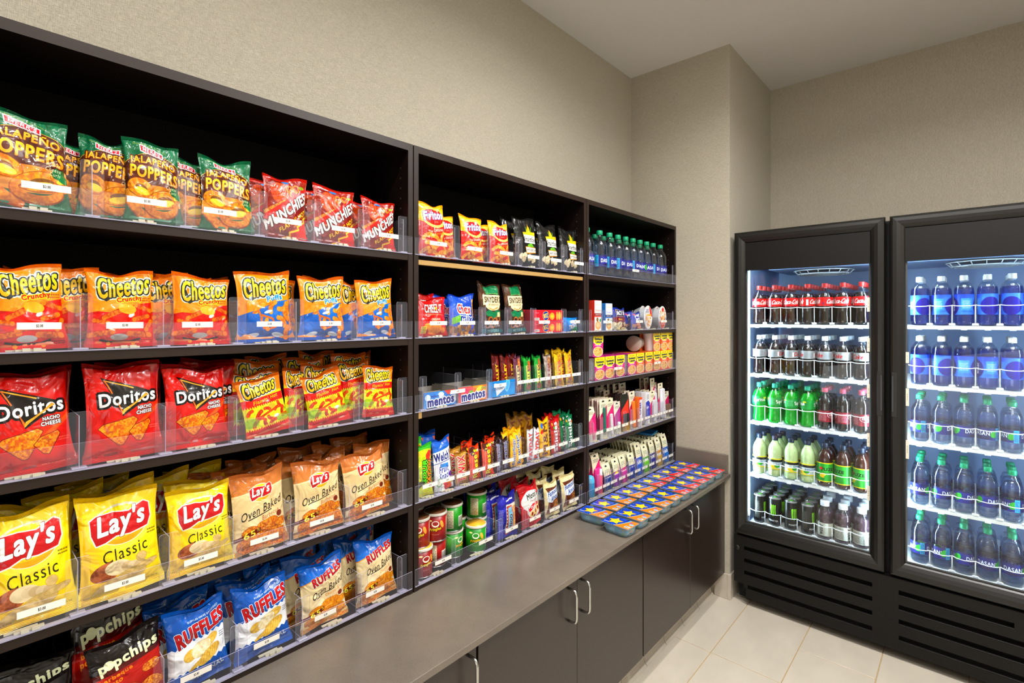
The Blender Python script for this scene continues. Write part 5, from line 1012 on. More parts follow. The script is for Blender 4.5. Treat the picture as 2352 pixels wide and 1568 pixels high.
# ------------------------------------------------------------------ crisp cans
def can_proto(k):
    m = am('can_'+k, lambda: pringle(k), .35); o = MB().lathe([(.0375, .0035), (.0375, .088)], 28, 0, uvr=(.0035, .088)).build('snack_can', [m])
    kid(o, MB().lathe([(.0372, 0), (.0388, .0005), (.0388, .003), (.0376, .0038)], 28).build('metal_rim', M_STEEL, o))
    kid(o, MB().lathe([(.0392, .086), (.0395, .0868), (.0395, .0925), (.0385, .0938), (.0365, .0942)], 28, caps=False).build('lid_ring', mat('lid_white', '#d8d4c8', .4), o))
    kid(o, MB().lathe([(.0366, .0925), (.0366, .0932)], 28).build('lid_top', mat('lid_'+k, '#7a4a2c', .35), o)); return o
cp = {k: can_proto(k) for k in 'rg'}; cused = set(); M_LIDY = mat('lid_yellow_foil', '#eeb02c', .35)
CANS = [('r', 1.050, -.052, 0, 0, 1), ('r', 1.046, -.062, 1, 0, 0), ('r', 1.128, -.075, 0, 0, 2), ('r', 1.118, -.060, 1, 0, 0), ('g', 1.212, -.080, 0, 0, 3), ('g', 1.208, -.078, 1, 0, 2), ('g', 1.300, -.050, 0, 0, 0), ('g', 1.352, -.100, 0, 1, 0), ('g', 1.352, -.100, 1, 1, 2), ('g', 1.235, -.16, 1, 1, 2), ('g', 1.24, -.16, 0, 1, 2), ('r', 1.09, -.15, 0, 1, 2), ('r', 1.09, -.15, 1, 1, 2), ('g', 1.30, -.155, 0, 2, 2)]
for i, (k, y, x, lev, dep, rt) in enumerate(CANS):
    # u=.25 of the print should look at the camera
    face = math.atan2(-y, CAMX-x); a = face-PI/2+{0: 0, 1: .5, 2: -1.9, 3: .9}[rt]
    loc = (x, y, ROWS[5]+.003+lev*.0945)
    o = copy_tree(cp[k], None, loc, (0, 0, a)) if k in cused else cp[k]; o.location = loc; o.rotation_euler = (0, 0, a); cused.add(k)
    if i in (6, 0):
        q = MB().lathe([(.0362, .0934), (.0362, .0941)], 28).build('foil_seal', M_LIDY, o); q['label'] = 'yellow foil lid top'
    reg(o, 'snack can', ('red' if k == 'r' else 'green')+' short stacked-chip can, %s' % ('upper' if lev else 'lower'), PLACE(1, 5), dep, y, ('red' if k == 'r' else 'green')+' chip cans')

# ------------------------------------------------------------------ carded toiletries and medicine packets
def card_mesh(W, H, curl=.0, n=7):
    mb = MB(); pr = []
    for i in range(n):
        v = i/(n-1); pr.append((-curl*max(0, v-.55)**2*4*W, v*H))
    for s in (0, 1):
        dx = -.0006*s
        vs = [(x+dx, sy*W/2, z) for x, z in pr for sy in (-1, 1)]; fs = []; uv = []
        for i in range(n-1):
            f = (2*i, 2*i+1, 2*i+3, 2*i+2); u_ = [(0, i/(n-1)), (1, i/(n-1)), (1, (i+1)/(n-1)), (0, (i+1)/(n-1))]
            fs.append(f if s == 0 else f[::-1]); uv.append(u_ if s == 0 else u_[::-1])
        mb.add(vs, fs, s, uv)
    mb.add([(x+d, sy*W/2, z) for x, z in pr for sy in (-1, 1) for d in (0, -.0006)], [(4*i+2*q, 4*i+2*q+1, 4*i+2*q+5, 4*i+2*q+4)[::(1 if q == 0 else -1)] for i in range(n-1) for q in (0, 1)]+[(4*(n-1), 4*(n-1)+1, 4*(n-1)+3, 4*(n-1)+2)], 1)
    return mb
def card_proto(key, fn, name, W, H, blister=None, bm=None, back='#c8206a', curl=0):
    m = am(key, fn, .4); o = card_mesh(W, H, curl).build(name, [m, mat('back_'+key, back, .6)])
    if blister:
        w_, h_, d_, z_ = blister; kid(o, MB().box(.0004, d_, -w_/2, w_/2, z_, z_+h_, b=min(d_, w_)*.3).build('blister', bm, o))
    return o
mp_ = clear('blister_pink', (.95, .75, .85), 1.4, .08, .25, (.9, .3, .6)); bw = mat('white_tube_plastic', '#dfe2ea', .3); bg = mat('teal_brush_plastic', '#0f6a5c', .35); bo = mat('orange_tube', '#e8741c', .35); bk = mat('black_packet', '#1c1c1c', .4); bb = mat('blue_tube', '#2a44a8', .35)
def lane(proto, Y, n, X0, dX, row, desc, cat, group, H0=0, jit=.004, lean=-2, z0=0, dY=0, bay=2):
    R = random.Random(int(Y*1000))
    for i in range(n):
        loc = (X0-dX*i, Y+dY*i+R.uniform(-jit, jit), ROWS[row]+.0032+z0); rot = (math.radians(R.uniform(-1.5, 1.5)), math.radians(lean-R.uniform(0, 2)), math.radians(R.uniform(-3, 3)))
        o = copy_tree(proto, None, loc, rot) if i else proto
        o.location = loc; o.rotation_euler = rot
        reg(o, cat, desc, PLACE(bay, row), min(i, 12), Y, group)
TG = 'carded toiletries in the acrylic lanes'
lane(card_proto('c_pink', lambda: card('pink'), 'toothbrush_pack', .062, .160, (.014, .08, .010, .01), mp_, curl=.2), 2.035, 6, -.018, .012, 4, 'pink and cream carded comb pack', 'toiletry pack', TG)
lane(card_proto('c_green', lambda: card('mag'), 'toothbrush_pack', .066, .190, (.016, .12, .012, .03), bg), 2.130, 10, -.016, .009, 4, 'magenta card with dark green toothbrush', 'toiletry pack', TG)
lane(card_proto('c_mag2', lambda: card('pink'), 'toiletry_pack', .064, .185, (.018, .10, .012, .01), bw), 2.20, 6, -.018, .016, 4, 'pink card with white travel tube', 'toiletry pack', TG)
lane(card_proto('c_mag3', lambda: card('pur'), 'toiletry_pack', .062, .160, (.022, .03, .014, .03), bw), 2.268, 5, -.018, .022, 4, 'purple-pink card with small white jar', 'toiletry pack', TG)
lane(card_proto('c_red', lambda: card('red'), 'toiletry_pack', .072, .190, (.05, .045, .012, .045), bk, back='#c83010'), 2.345, 3, -.018, .03, 4, 'red and black carded shave pack', 'toiletry pack', TG)
lane(card_proto('c_mag4', lambda: card('mag'), 'toiletry_pack', .062, .205), 2.30, 4, -.10, .03, 4, 'tall magenta card hanging pack', 'toiletry pack', TG, dY=.02)
lane(card_proto('c_org', lambda: card('mag'), 'toothpaste_pack', .060, .195, (.022, .14, .016, .005), bo), 2.425, 4, -.024, .025, 4, 'card with orange toothpaste tube', 'toiletry pack', TG)
def paste(): 
    a = Art(120, 340, '#e8eaf2'); T = a.top; a.rect(0, 0, 100, 60, '#d8d0d8'); a.rect(0, T-20, 100, T, '#e8501c'); a.text('Crest', 46, T*.62, 120, 50, '#2c3c9c', rot=90, bold=4); a.rect(0, 60, 34, T-20, '#e8744c'); return a
am('paste', paste, .35)
bx = artbox(.044, .03, .155, AM['paste'], bo)
for i in range(4):
    o = ob('toothpaste_box', bx, None, (-.030-.034*i, 2.492+.004*i, ROWS[4]+.0032)); MB().box(-.014, .014, -.021, .021, .1551, .1562).build('top_flap', bo, o); reg(o, 'toothpaste box', 'white and orange upright toothpaste box', PLACE(2, 4), i, 2.49, TG)
def bluebox():
    a = Art(120, 340, '#e8eaee'); T = a.top; a.poly([(0, 40), (100, 40), (100, 190), (60, 214), (0, 200)], '#1c3cb4'); a.text('AIM', 40, 150, 50, 20, '#ffffff', bold=2); a.smalltext(10, 60, 90, 120, '#8aa0e0', 4); a.smalltext(20, 225, 80, 270, '#333333', 4); return a
am('blueb', bluebox, .35); bx2 = artbox(.05, .03, .172, AM['blueb'], mat('white_card', '#e4e4e8', .5))
for i in range(3):
    o = ob('toiletry_box', bx2, None, (-.030-.034*i, 2.580, ROWS[4]+.0032)); MB().box(-.014, .014, -.024, .024, .1721, .173).build('top_flap', mat('white_card', '#e4e4e8', .5), o); reg(o, 'toiletry box', 'white and royal blue upright toiletry box', PLACE(2, 4), i, 2.58, TG)
lane(card_proto('c_mag5', lambda: card('mag'), 'toiletry_pack', .085, .215, (.06, .10, .02, .02), mat('pale_blister', '#d8d4dc', .35)), 2.56, 5, -.15, .02, 4, 'wide magenta card hanging pack', 'toiletry pack', TG, dY=-.03)
lane(card_proto('c_wht', lambda: card('pink'), 'toiletry_pack', .058, .175, (.03, .12, .018, .005), mat('clear_wrap', '#c8c8d0', .3)), 2.655, 4, -.02, .03, 4, 'narrow pink card with clear tube', 'toiletry pack', TG)
lane(card_proto('c_wht2', lambda: card('pink'), 'toiletry_pack', .060, .236, (.035, .15, .02, .005), mat('white_pack', '#dcdce4', .35)), 2.728, 3, -.05, .035, 4, 'tall pink card with white packet', 'toiletry pack', TG)
lane(card_proto('c_wht3', lambda: card('pink'), 'toiletry_pack', .060, .205, (.045, .17, .02, .005), mat('white_pack', '#dcdce4', .35)), 2.775, 2, -.03, .035, 4, 'pink card with large white wrapped bar', 'toiletry pack', TG)
lane(card_proto('c_soap', lambda: card('mag'), 'toiletry_pack', .085, .150, (.06, .06, .02, .02), mat('brown_soap', '#6a4a3c', .3)), 2.835, 2, -.024, .05, 4, 'pale card with round brown case', 'toiletry pack', TG)
MG = 'medicine packets in the acrylic lanes'
# lane 0: blue tube and pink carded deodorants
o = MB().lathe([(.016, 0), (.021, .004), (.022, .012), (.0215, .07), (.021, .075), (.021, .082), (.016, .096), (.008, .101)], 20, [0]*3+[1]*4).build('deodorant_stick', [mat('deo_blue', '#1f8ac4', .3), mat('deo_cap', '#4ab8e4', .3)], None, (-.034, 2.035, ROWS[5]+.003)); tag(o, 'sky blue deodorant stick standing in the first lane, bottom shelf, far unit', 'deodorant')
lane(card_proto('m_c1', lambda: card('pink'), 'toiletry_pack', .062, .150, (.02, .09, .012, .005), mat('white_pack', '#dcdce4', .35), curl=.3), 2.02, 3, -.064, .022, 5, 'pink and cream carded pack', 'toiletry pack', MG)
lane(card_proto('m_c2', lambda: card('pink'), 'toiletry_pack', .064, .190, (.05, .12, .014, .005), mat('pink_tube', '#e02a8c', .3), curl=.2), 2.098, 2, -.030, .024, 5, 'tall cream-topped pack with pink tube', 'toiletry pack', MG)
o = MB().lathe([(.009, 0), (.0095, .002), (.0095, .09), (.0085, .092), (.0085, .118), (.006, .120)], 16, [0]*2+[1]*3).build('lotion_tube', [mat('orange_pink', '#e8506c', .3), bw], None, (-.022, 2.108, ROWS[5]+.003)); tag(o, 'slim tube with white cap standing before the pink pack, bottom shelf, far unit', 'lotion tube')
meds = [('med0', '#d83c6a', '#1c3c8c', 'ALEVE', 2.170, .130, 'packet with pink-red panel'), ('med1', '#e8742c', '#8c3ca8', 'ADVIL', 2.255, .136, 'packet with yellow disc on purple'), ('med2', '#e84c2c', '#c83c9c', 'Tylenol', 2.332, .140, 'packet with red and yellow shield'), ('med3', '#d8dcf0', '#2c3c9c', 'NyQuil', 2.412, .132, 'packet with white shield over blue'), ('med4', '#5c8ce0', '#2c5cc8', 'Alka', 2.492, .172, 'tall packet with light blue panel'),
    ('med5', '#2c5cac', '#6cc02c', 'ASPIRIN', 2.572, .150, 'packet with orange word on blue'), ('med6', '#1c1c2c', '#2c2c8c', 'TUMS', 2.652, .158, 'packet with yellow word on black'), ('med7', '#e8702c', '#c8a03c', 'Motrin', 2.730, .160, 'packet with orange panel'), ('med8', '#3c8cdc', '#1c6cc8', 'Halls', 2.812, .165, 'packet with sky blue panel')]
for key, c1, c2, tx, Y, H, d in meds:
    p_ = card_proto(key, lambda: med(c1, c2, tx, fig='#f0d41c' if key == 'med1' else None), 'medicine_packet', .062, H, (.052, .055, .006, .006), mat('pk_'+key, c2, .35), back='#cfd0b4', curl=.25)
    b_ = KIDS[p_.name][0]
    lane(p_, Y, 9, -.016, .019, 5, 'cream '+d, 'medicine packet', MG, jit=.003, lean=-4)
o = MB().box(-.05, .05, -.06, .06, 0, .012, b=.002).build('flat_box', mat('blue_flat_box', '#2c7cc8', .35), None, (-.12, 2.77, ROWS[5]+.168), (0, 0, .2)); tag(o, 'flat blue box lying on top of the medicine packets by the corner', 'box')
MB().box(.0502, .0506, -.055, .055, .002, .010).build('side_print', mat('cyan_print', '#48b4e0', .4), o)
# ------------------------------------------------------------------ shallow tubs on the counter
def tub_proto(c):
    key = 'lid'+c[1:4]; m = am(key, lambda: traylid(c), .22, .4)
    X, Y_, H = .124, .082, .043; n = 32; lv = [(.80, 0), (.86, .004), (.93, .012), (.985, .034), (1.0, .036), (1.0, .038)]; vs = []
    for s, z in lv:
        for k in range(n):
            a = 2*PI*k/n; ca, sa = math.cos(a), math.sin(a); q = (abs(ca)**5+abs(sa)**5)**(-1/5); rb = 1+(.035*math.sin(a*14) if z < .03 and z > .002 else 0)
            vs.append((X/2*q*ca*s*rb, Y_/2*q*sa*s*rb, z))
    mb = MB().add(vs, [(i*n+k, i*n+(k+1) % n, (i+1)*n+(k+1) % n, (i+1)*n+k) for i in range(len(lv)-1) for k in range(n)]+[tuple(range(n-1, -1, -1))], 0, smooth=True)
    o = mb.build('snack_tub', [M_TUB]); kid(o, MB().box(-X/2-.003, X/2+.003, -Y_/2-.002, Y_/2+.002, .0382, .0398, b=.0006).build('lid', clear('tub_rim', (.9, .93, .96), 1.5, .08, .2, (.8, .85, .95)), o))
    x, y = X/2+.001, Y_/2; lb = MB().add([(-x, -y, .0402), (x, -y, .0402), (x, y, .0402), (-x, y, .0402)], [(0, 1, 2, 3)], 0, [[(0, 0), (1, 0), (1, 1), (0, 1)]]).build('lid_print', m, o); kid(o, lb)
    kid(o, MB().box(-.049, .049, -.032, .032, .003, .030, b=.008).build('contents', M_CONT, o)); return o
def tubmat():
    m = clear('tub_plastic', (.75, .9, .97), 1.5, .08, .3, (.55, .78, .9)); return m
def contmat():
    m = mat('tub_contents', '#4a9cc0', .5); N, L, b = nodes(m); tc = N.new('ShaderNodeTexCoord'); v = N.new('ShaderNodeTexVoronoi'); v.inputs['Scale'].default_value = 34; r = N.new('ShaderNodeValToRGB'); r.color_ramp.interpolation = 'CONSTANT'
    e = r.color_ramp.elements; e[0].color = (*lin('#3a9cc8'), 1); e[1].position = .5; e[1].color = (*lin('#e8843c'), 1); x = e.new(.68); x.color = (*lin('#b8d8ea'), 1); x = e.new(.88); x.color = (*lin('#8cc84a'), 1)
    L.new(tc.outputs['Object'], v.inputs['Vector']); L.new(v.outputs['Color'], r.inputs[0]); L.new(r.outputs[0], b.inputs['Base Color']); return m
M_TUB, M_CONT = tubmat(), contmat()
tp = {'o': tub_proto('#ff8c24'), 'r': tub_proto('#ee3c2c')}; tused = set()
for col in (0, 1):
    for i in range(10):
        k = 'o' if i < 5 else 'r'; loc = ((.112, .250)[col]+.001*math.sin(i*3), (1.848, 1.818)[col]+(.1045, .1070)[col]*i, .6998); rot = (0, 0, math.radians((2, -3)[col]+2*math.sin(i*2.3)))
        o = copy_tree(tp[k], None, loc, rot) if k in tused else tp[k]; o.location = loc; o.rotation_euler = rot; tused.add(k)
        o['category'] = 'snack tub'; o['group'] = 'shallow lidded tubs in two rows on the counter'
        o['label'] = f"shallow clear tub with {'orange' if k == 'o' else 'red'} and blue lid, {ORD[i]} from camera, {'shelf-side' if col == 0 else 'aisle-side'} row on counter"
# ------------------------------------------------------------------ bottles
def lerp_prof(P, H, R): return [(r*R, z*H) for z, r in P]
PF = {
 'soda': [(0, .5), (.008, .72), (.03, .93), (.07, .99), (.14, .97), (.22, .90), (.30, .87), (.37, .90), (.44, .98), (.50, 1.0), (.64, 1.0), (.69, .96), (.76, .80), (.82, .60), (.87, .42), (.895, .37), (.91, .37)],
 'water': [(0, .55), (.01, .78), (.04, .95), (.10, 1.0), (.16, .95), (.20, .97), (.22, .99), (.45, .99), (.465, 1.0), (.48, .96), (.495, 1.0), (.525, .96), (.54, 1.0), (.57, .96), (.585, 1.0), (.615, .95), (.63, .99), (.70, .93), (.77, .77), (.83, .56), (.88, .40), (.92, .36)],
 'tall': [(0, .6), (.01, .85), (.04, .98), (.10, 1.0), (.60, 1.0), (.70, .99), (.76, .94), (.81, .82), (.85, .64), (.88, .46), (.90, .38), (.91, .38)],
 'wide': [(0, .7), (.01, .92), (.05, 1.0), (.45, 1.0), (.47, .94), (.53, .94), (.56, 1.0), (.66, 1.0), (.73, .93), (.80, .74), (.85, .55), (.88, .50), (.90, .50)],
 'lem': [(0, .55), (.01, .78), (.04, .95), (.12, 1.0), (.18, .98), (.20, 1.0), (.44, 1.0), (.47, .96), (.56, 1.0), (.65, .98), (.72, .89), (.78, .72), (.84, .50), (.88, .41), (.91, .40)]}
def glassy(name, col, ior=1.33):
    m = bpy.data.materials.new(name); m.use_nodes = True; N, L = m.node_tree.nodes, m.node_tree.links; N.clear(); o = N.new('ShaderNodeOutputMaterial'); g = N.new('ShaderNodeBsdfGlass'); g.inputs['IOR'].default_value = ior; g.inputs['Roughness'].default_value = 0; g.inputs[0].default_value = (*col, 1)
    t = N.new('ShaderNodeBsdfTransparent'); t.inputs[0].default_value = (*col, 1); mx = N.new('ShaderNodeMixShader'); mx.inputs[0].default_value = .45; L.new(t.outputs[0], mx.inputs[1]); L.new(g.outputs[0], mx.inputs[2]); L.new(mx.outputs[0], o.inputs[0]); return m
M_WATER = glassy('drinking_water', (.80, .89, 1))
M_BLUEW = glassy('blue_tinted_water', (.66, .76, 1))
def drinkmat(name, col, rough=.1, em=0):
    return mat(name, col, rough, Specular_IOR_Level=.6)
def bottle_proto(name, pf, H, R, drink, cap, capc, lab=None, shell=None, fill=.8, capr=.40, ribs=0, n=22, labname='label'):
    P = lerp_prof(PF[pf], H, R); wave = (lambda a, z: .035*math.sin(5*a)*max(0, 1-z/(H*.09))) 
    o = MB().lathe(P, n, 0, wave=wave).build(name, [shell or M_PET])
    if drink:
        Q = [(r*.965, z*.995+.001) for r, z in P if z < H*fill]; kid(o, MB().lathe(Q, n, 0, wave=wave).build('drink', [drink], o))
    cz = H*cap; rr = R*capr
    rb = lambda a, z: .03*(1 if int(a/(2*PI)*36+.01) % 2 else -1)
    kid(o, MB().lathe([(rr, cz), (rr*1.02, cz+.001), (rr, H*.985), (rr*.93, H)], 36, 0, wave=lambda a, z: rb(a, z) if z < H*.99 else 0).build('cap', [capc], o))
    kid(o, MB().lathe([(rr*1.02, cz-.0035), (rr*1.04, cz-.003), (rr*1.02, cz-.0008)], 22).build('neck_ring', [capc if pf != 'tall' else M_PET], o))
    if lab:
        m, z0, z1, rs = lab; kid(o, MB().lathe([(R*rs, H*z0), (R*rs, H*z1)], 28, 0, caps=False, uvr=(H*z0, H*z1)).build(labname, [m], o))
    return o
wl = lambda key, bg, bg2, fn, h=200, rough=.35: am(key, lambda: wrap(bg, bg2, fn, 640, h), rough)
M_COLA = mat('cola', '#120504', .12, Specular_IOR_Level=.5)
C_RED = mat('cap_red', '#c8201c', .4); C_WHT = mat('cap_white', '#e6eaf0', .4); C_GRN = mat('cap_green', '#0c9a6a', .4); C_TEAL = mat('cap_teal', '#16a07a', .4); C_PINK = mat('cap_rose', '#c84a64', .4); C_NAVY = mat('cap_navy', '#141c34', .4)
LEMD = mat('lemonade', '#cfe6a0', .2, Transmission_Weight=.0); GRND = mat('lime_soda', '#1cb84a', .12, Alpha=.75); TEA = mat('iced_tea', '#3a1408', .12); PURP = mat('vitamin_drink', '#4a2f3a', .2, Alpha=.8)
H20 = .213
BP = {
 'coke': lambda: bottle_proto('soda_bottle', 'soda', H20, .0355, M_COLA, .91, C_RED, (wl('w_coke', '#d8141c', '#c81018', W_coke, 180), .45, .66, 1.012)),
 'diet': lambda: bottle_proto('soda_bottle', 'soda', H20, .0345, M_COLA, .91, C_WHT, (wl('w_diet', '#b4b8bc', '#9ca2a8', W_diet, 180), .45, .64, 1.012)),
 'sprite': lambda: bottle_proto('soda_bottle', 'soda', .212, .0355, GRND, .91, C_TEAL, (wl('w_spr', '#18a04a', '#0c8a3c', W_sprite, 180), .45, .66, 1.012), shell=M_PETG, fill=.86),
 'drp': lambda: bottle_proto('soda_bottle', 'lem', .212, .0345, M_COLA, .91, C_PINK, (wl('w_pep', '#a01830', '#7c1024', W_pepper, 190), .19, .46, 1.012)),
 'lemon': lambda: bottle_proto('lemonade_bottle', 'lem', .218, .0355, LEMD, .91, C_NAVY, (wl('w_lem', '#dfe4e0', '#c8d4dc', W_lem, 200), .19, .46, 1.012), fill=.90),
 'fuze': lambda: bottle_proto('iced_tea_bottle', 'lem', .218, .036, TEA, .91, C_NAVY, (wl('w_fuze', '#3aac3c', '#249430', W_fuze, 330), .12, .56, 1.03), fill=.88),
 'vit': lambda: bottle_proto('vitamin_water_bottle', 'wide', .192, .037, PURP, .88, C_WHT, (wl('w_vit', '#d8d8cc', '#c4c4b8', W_vit, 220), .10, .44, 1.012), capr=.54),
 'smart': lambda: bottle_proto('water_bottle', 'tall', .224, .0345, M_BLUEW, .90, C_WHT, (wl('w_smart', '#4a8cf0', '#2450e0', W_smart, 300), .22, .62, 1.01)),
 'das': lambda: bottle_proto('water_bottle', 'water', .215, .035, M_WATER, .92, C_GRN, (wl('w_das', '#2c3498', '#1c1c60', W_das, 180), .215, .455, 1.01)),
 'dasbig': lambda: bottle_proto('water_bottle', 'water', .227, .0375, M_WATER, .92, C_GRN, (wl('w_das', '#2c3498', '#1c1c60', W_das, 180), .215, .455, 1.01)),
}
def energy():
    m = am('w_mon', can_mon, .3, metal=.0); o = MB().lathe([(.024, 0), (.026, .002), (.0305, .010), (.031, .014), (.031, .140), (.0295, .148), (.0275, .152)], 26, 0, uvr=(.0, .152)).build('energy_can', [m])
    kid(o, MB().lathe([(.0274, .1521), (.0278, .1545), (.0268, .1548), (.0262, .1525)], 26, caps=False).build('rim', M_STEEL, o)); kid(o, MB().lathe([(.0262, .1522), (.0262, .1526)], 26).build('can_top', mat('can_top_metal', '#9a9c98', .35, .8), o))
    kid(o, MB().box(-.007, .007, -.011, .006, .1527, .1536, b=.0003).build('pull_tab', mat('green_tab', '#4ab41c', .35), o)); return o
BP['mon'] = energy
bproto = {}
def put(kind, loc, ang, cat, desc, place, depth, pos, group):
    if kind not in bproto: o = bproto[kind] = BP[kind](); o.location = loc; o.rotation_euler = (0, 0, ang)
    else: o = copy_tree(bproto[kind], None, loc, (0, 0, ang))
    reg(o, cat, desc, place, depth, pos, group); return o
R = random.Random(5)
for i, y in enumerate([2.035, 2.150, 2.242, 2.325, 2.405, 2.484, 2.562, 2.640, 2.719, 2.812]):
    a = R.uniform(-.9, .9)+math.radians(90)
    put('dasbig', (-.055, y, ROWS[1]+.003), a-PI, 'water bottle', 'green-capped water bottle', PLACE(2, 1), 0, y, 'water bottles on the top shelf')
    if i < 10: put('dasbig', (-.135, y-.012, ROWS[1]+.003), a, 'water bottle', 'green-capped water bottle', PLACE(2, 1), 1, y, 'water bottles on the top shelf')

# ------------------------------------------------------------------ the two-door cooler
FX0, FX1 = .336, 1.716; YD = 2.90; YB0 = 2.952; YB1 = 3.672; ZB, ZTOP = .375, 2.03
fr = empty('drinks_cooler', (FX0, YD, 0)); tag(fr, 'tall black two-door glass-front drinks cooler against the far wall', 'refrigerator')
FP = lambda mb, n, m, p=None: mb.build(n, m, p or fr, (-FX0, -YD, 0) if p is None else (0, 0, 0))
ix0, ix1, iy1 = FX0+.045, FX1-.045, YB1-.06
M_LIN = mat('pale_blue_liner', '#8ba0c6', .45)
FP(MB().box(FX0, ix0, YB0, YB1, .10, ZTOP-.01).box(ix1, FX1, YB0, YB1, .10, ZTOP-.01).box(ix0, ix1, iy1, YB1, .10, ZTOP-.01).box(ix0, ix1, YB0, iy1, 1.965, ZTOP-.01).box(ix0, ix1, YB0, iy1, .10, .425), 'cabinet_body', M_BLK)
e_ = .002
FP(MB().box(ix0, ix0+e_, YB0+.01, iy1, .427, 1.963).box(ix1-e_, ix1, YB0+.01, iy1, .427, 1.963).box(ix0+e_, ix1-e_, iy1-e_, iy1-.0002, .427, 1.963).box(ix0+e_, ix1-e_, YB0+.01, iy1-e_, 1.9605, 1.9625).box(ix0+e_, ix1-e_, YB0+.01, iy1-e_, .4265, .4285), 'liner', M_LIN)
XM = 1.0185
FP(MB().box(XM-.022, XM+.022, YB0+.004, YB0+.03, .43, 1.96), 'mullion', M_LIN); FP(MB().box(XM-.026, XM+.026, YB0-.003, YB0+.0035, .40, ZTOP-.02), 'door_gap_shade', M_VOID)  # near-black strip over the mullion, shade of the door gap put into its colour
# ladder racks for the shelves
for x in (ix0+.006, XM-.03, XM+.03, ix1-.006):
    mb = MB().box(x-.004, x+.004, 2.985, 2.990, .43, 1.90); z = .46
    q = MB()
    while z < 1.88: q.box(x-.0025, x+.0025, 2.9845, 2.985, z-.004, z+.004); z += .02
    rk = FP(mb, 'shelf_rack', mat('rack_grey', '#b8c2cc', .4)); s_ = FP(q, 'slots', M_VOID); s_['kind'] = 'stuff'
# top light + evaporator with fan guards
FP(MB().box(ix0+.06, ix1-.06, 3.14, iy1-.01, 1.838, 1.955, b=.006), 'evaporator_cover', M_LIN)
for cx in (.69, 1.36):
    n = 30; gq = MB(); zf = 1.812
    for r_ in (.145, .125, .105, .085, .065, .045, .028): gq.tube([(cx+r_*math.cos(2*PI*k/n), 3.30+r_*math.sin(2*PI*k/n), zf+(.018 if r_ > .13 else 0)) for k in range(n)], .0028, 5, closed=True)
    for k in range(16): a = 2*PI*k/16; gq.tube([(cx+.028*math.cos(a), 3.30+.028*math.sin(a), zf), (cx+.125*math.cos(a), 3.30+.125*math.sin(a), zf), (cx+.145*math.cos(a), 3.30+.145*math.sin(a), zf+.02)], .0022, 4)
    gq.lathe([(.028, zf-.002), (.028, zf+.003)], 20, cx=cx, cy_=3.30)
    FP(gq, 'fan_guard', M_WHT); FP(MB().lathe([(.142, 1.8355), (.142, 1.8375)], 30, cx=cx, cy_=3.30), 'fan_opening', mat('fan_dark', '#3a4450', .6))
LEDX = [ix0+.012, XM-.034, XM+.034, ix1-.012]
for x in LEDX:
    s = FP(MB().box(x-.006, x+.006, 2.962, 2.967, .47, 1.93), 'light_channel', M_WHT); sx = 1 if x in (LEDX[0], LEDX[2]) else -1; FP(MB().box(*sorted((x+sx*.0062, x+sx*.0072)), 2.957, 2.966, .48, 1.92), 'led_strip', M_LED)
for x, sx in ((LEDX[0], 1), (LEDX[1], -1), (LEDX[2], 1), (LEDX[3], -1)):
    area('cooler_led_lamp', (x+sx*.004, 2.963, 1.2), .012, 60, (.58, .83, 1), rot=(math.radians(90), 0, math.radians(-64*sx)), shape='RECTANGLE', sy=1.42)
# grille panel
zg0, zg1 = .045, .373
def rslot(mb, x0, x1, z, h=.010): mb.box(x0, x1, YD-.0012, YD+.0006, z-h, z+h, b=.0008)
# plate with real slots: horizontal bands between the openings
bands = []; slotsL = [.312, .246, .180, .106]; xs = [(.389, .962), (1.061, 1.437)]
pl = MB(); 
zs = sorted(slotsL); hh = .0115
def plate(x0, x1, z0, z1): pl.box(x0, x1, YD+.002, YD+.012, z0, z1)
zcuts = [zg0]+[v for z in zs for v in (z-hh, z+hh)]+[zg1]
for i in range(0, len(zcuts), 2):
    a, b_ = zcuts[i], zcuts[i+1]
    if i == 0: pl.add([(x, y, z) for y in (YD+.002, YD+.012) for x, z in ((FX0+.07, a), (FX1-.07, a), (FX1, .11-.012), (FX0, .11-.012))] if False else [], [])
    plate(FX0 if a > .1 else FX0+.062, FX1 if a > .1 else FX1-.062, a, b_)
for z in zs:
    segs = [(FX0 if z > .11 else FX0+.05, xs[0][0] if z > .11 else .407), (xs[0][1], xs[1][0]), (xs[1][1] if z > .3 else 1.66, FX1 if z > .11 else FX1-.05)]
    for a, b_ in segs: plate(a, b_, z-hh, z+hh)
gp = FP(pl, 'grille_panel', M_BLK)
FP(MB().box(FX0+.03, FX1-.03, YD+.04, YD+.045, .05, .37), 'grille_backing', M_VOID)
for z in zs:
    for (a, b_) in ((xs[0][0] if z > .11 else .407, xs[0][1]), (xs[1][0], xs[1][1] if z > .3 else 1.66)):
        FP(MB().box(a, b_, YD+.0005, YD+.011, z-hh-.002, z-hh+.001, b=.0008), 'louver', M_BLK)
FP(MB().lathe([(.014, 0), (.014, .004), (.010, .006)], 20), 'side_knob', M_BLK2).matrix_local = Matrix.Translation((.016, .004, .305)) @ Matrix.Rotation(PI/2, 4, 'X')
FP(MB().box(FX0+.01, FX1-.01, YD+.06, YB1, .02, .10), 'undercarriage', M_VOID)
for x in (FX0+.05, FX1-.05):
    for y in (YD+.10, YB1-.05): FP(MB().lathe([(.018, 0), (.018, .012), (.012, .014), (.012, .04)], 14, cx=x, cy_=y), 'foot', M_BLK2)
FP(MB().box(FX0+.004, FX0+.03, YD+.03, YB0, ZTOP-.012, ZTOP+.004, b=.001), 'top_hinge', M_BLK2)
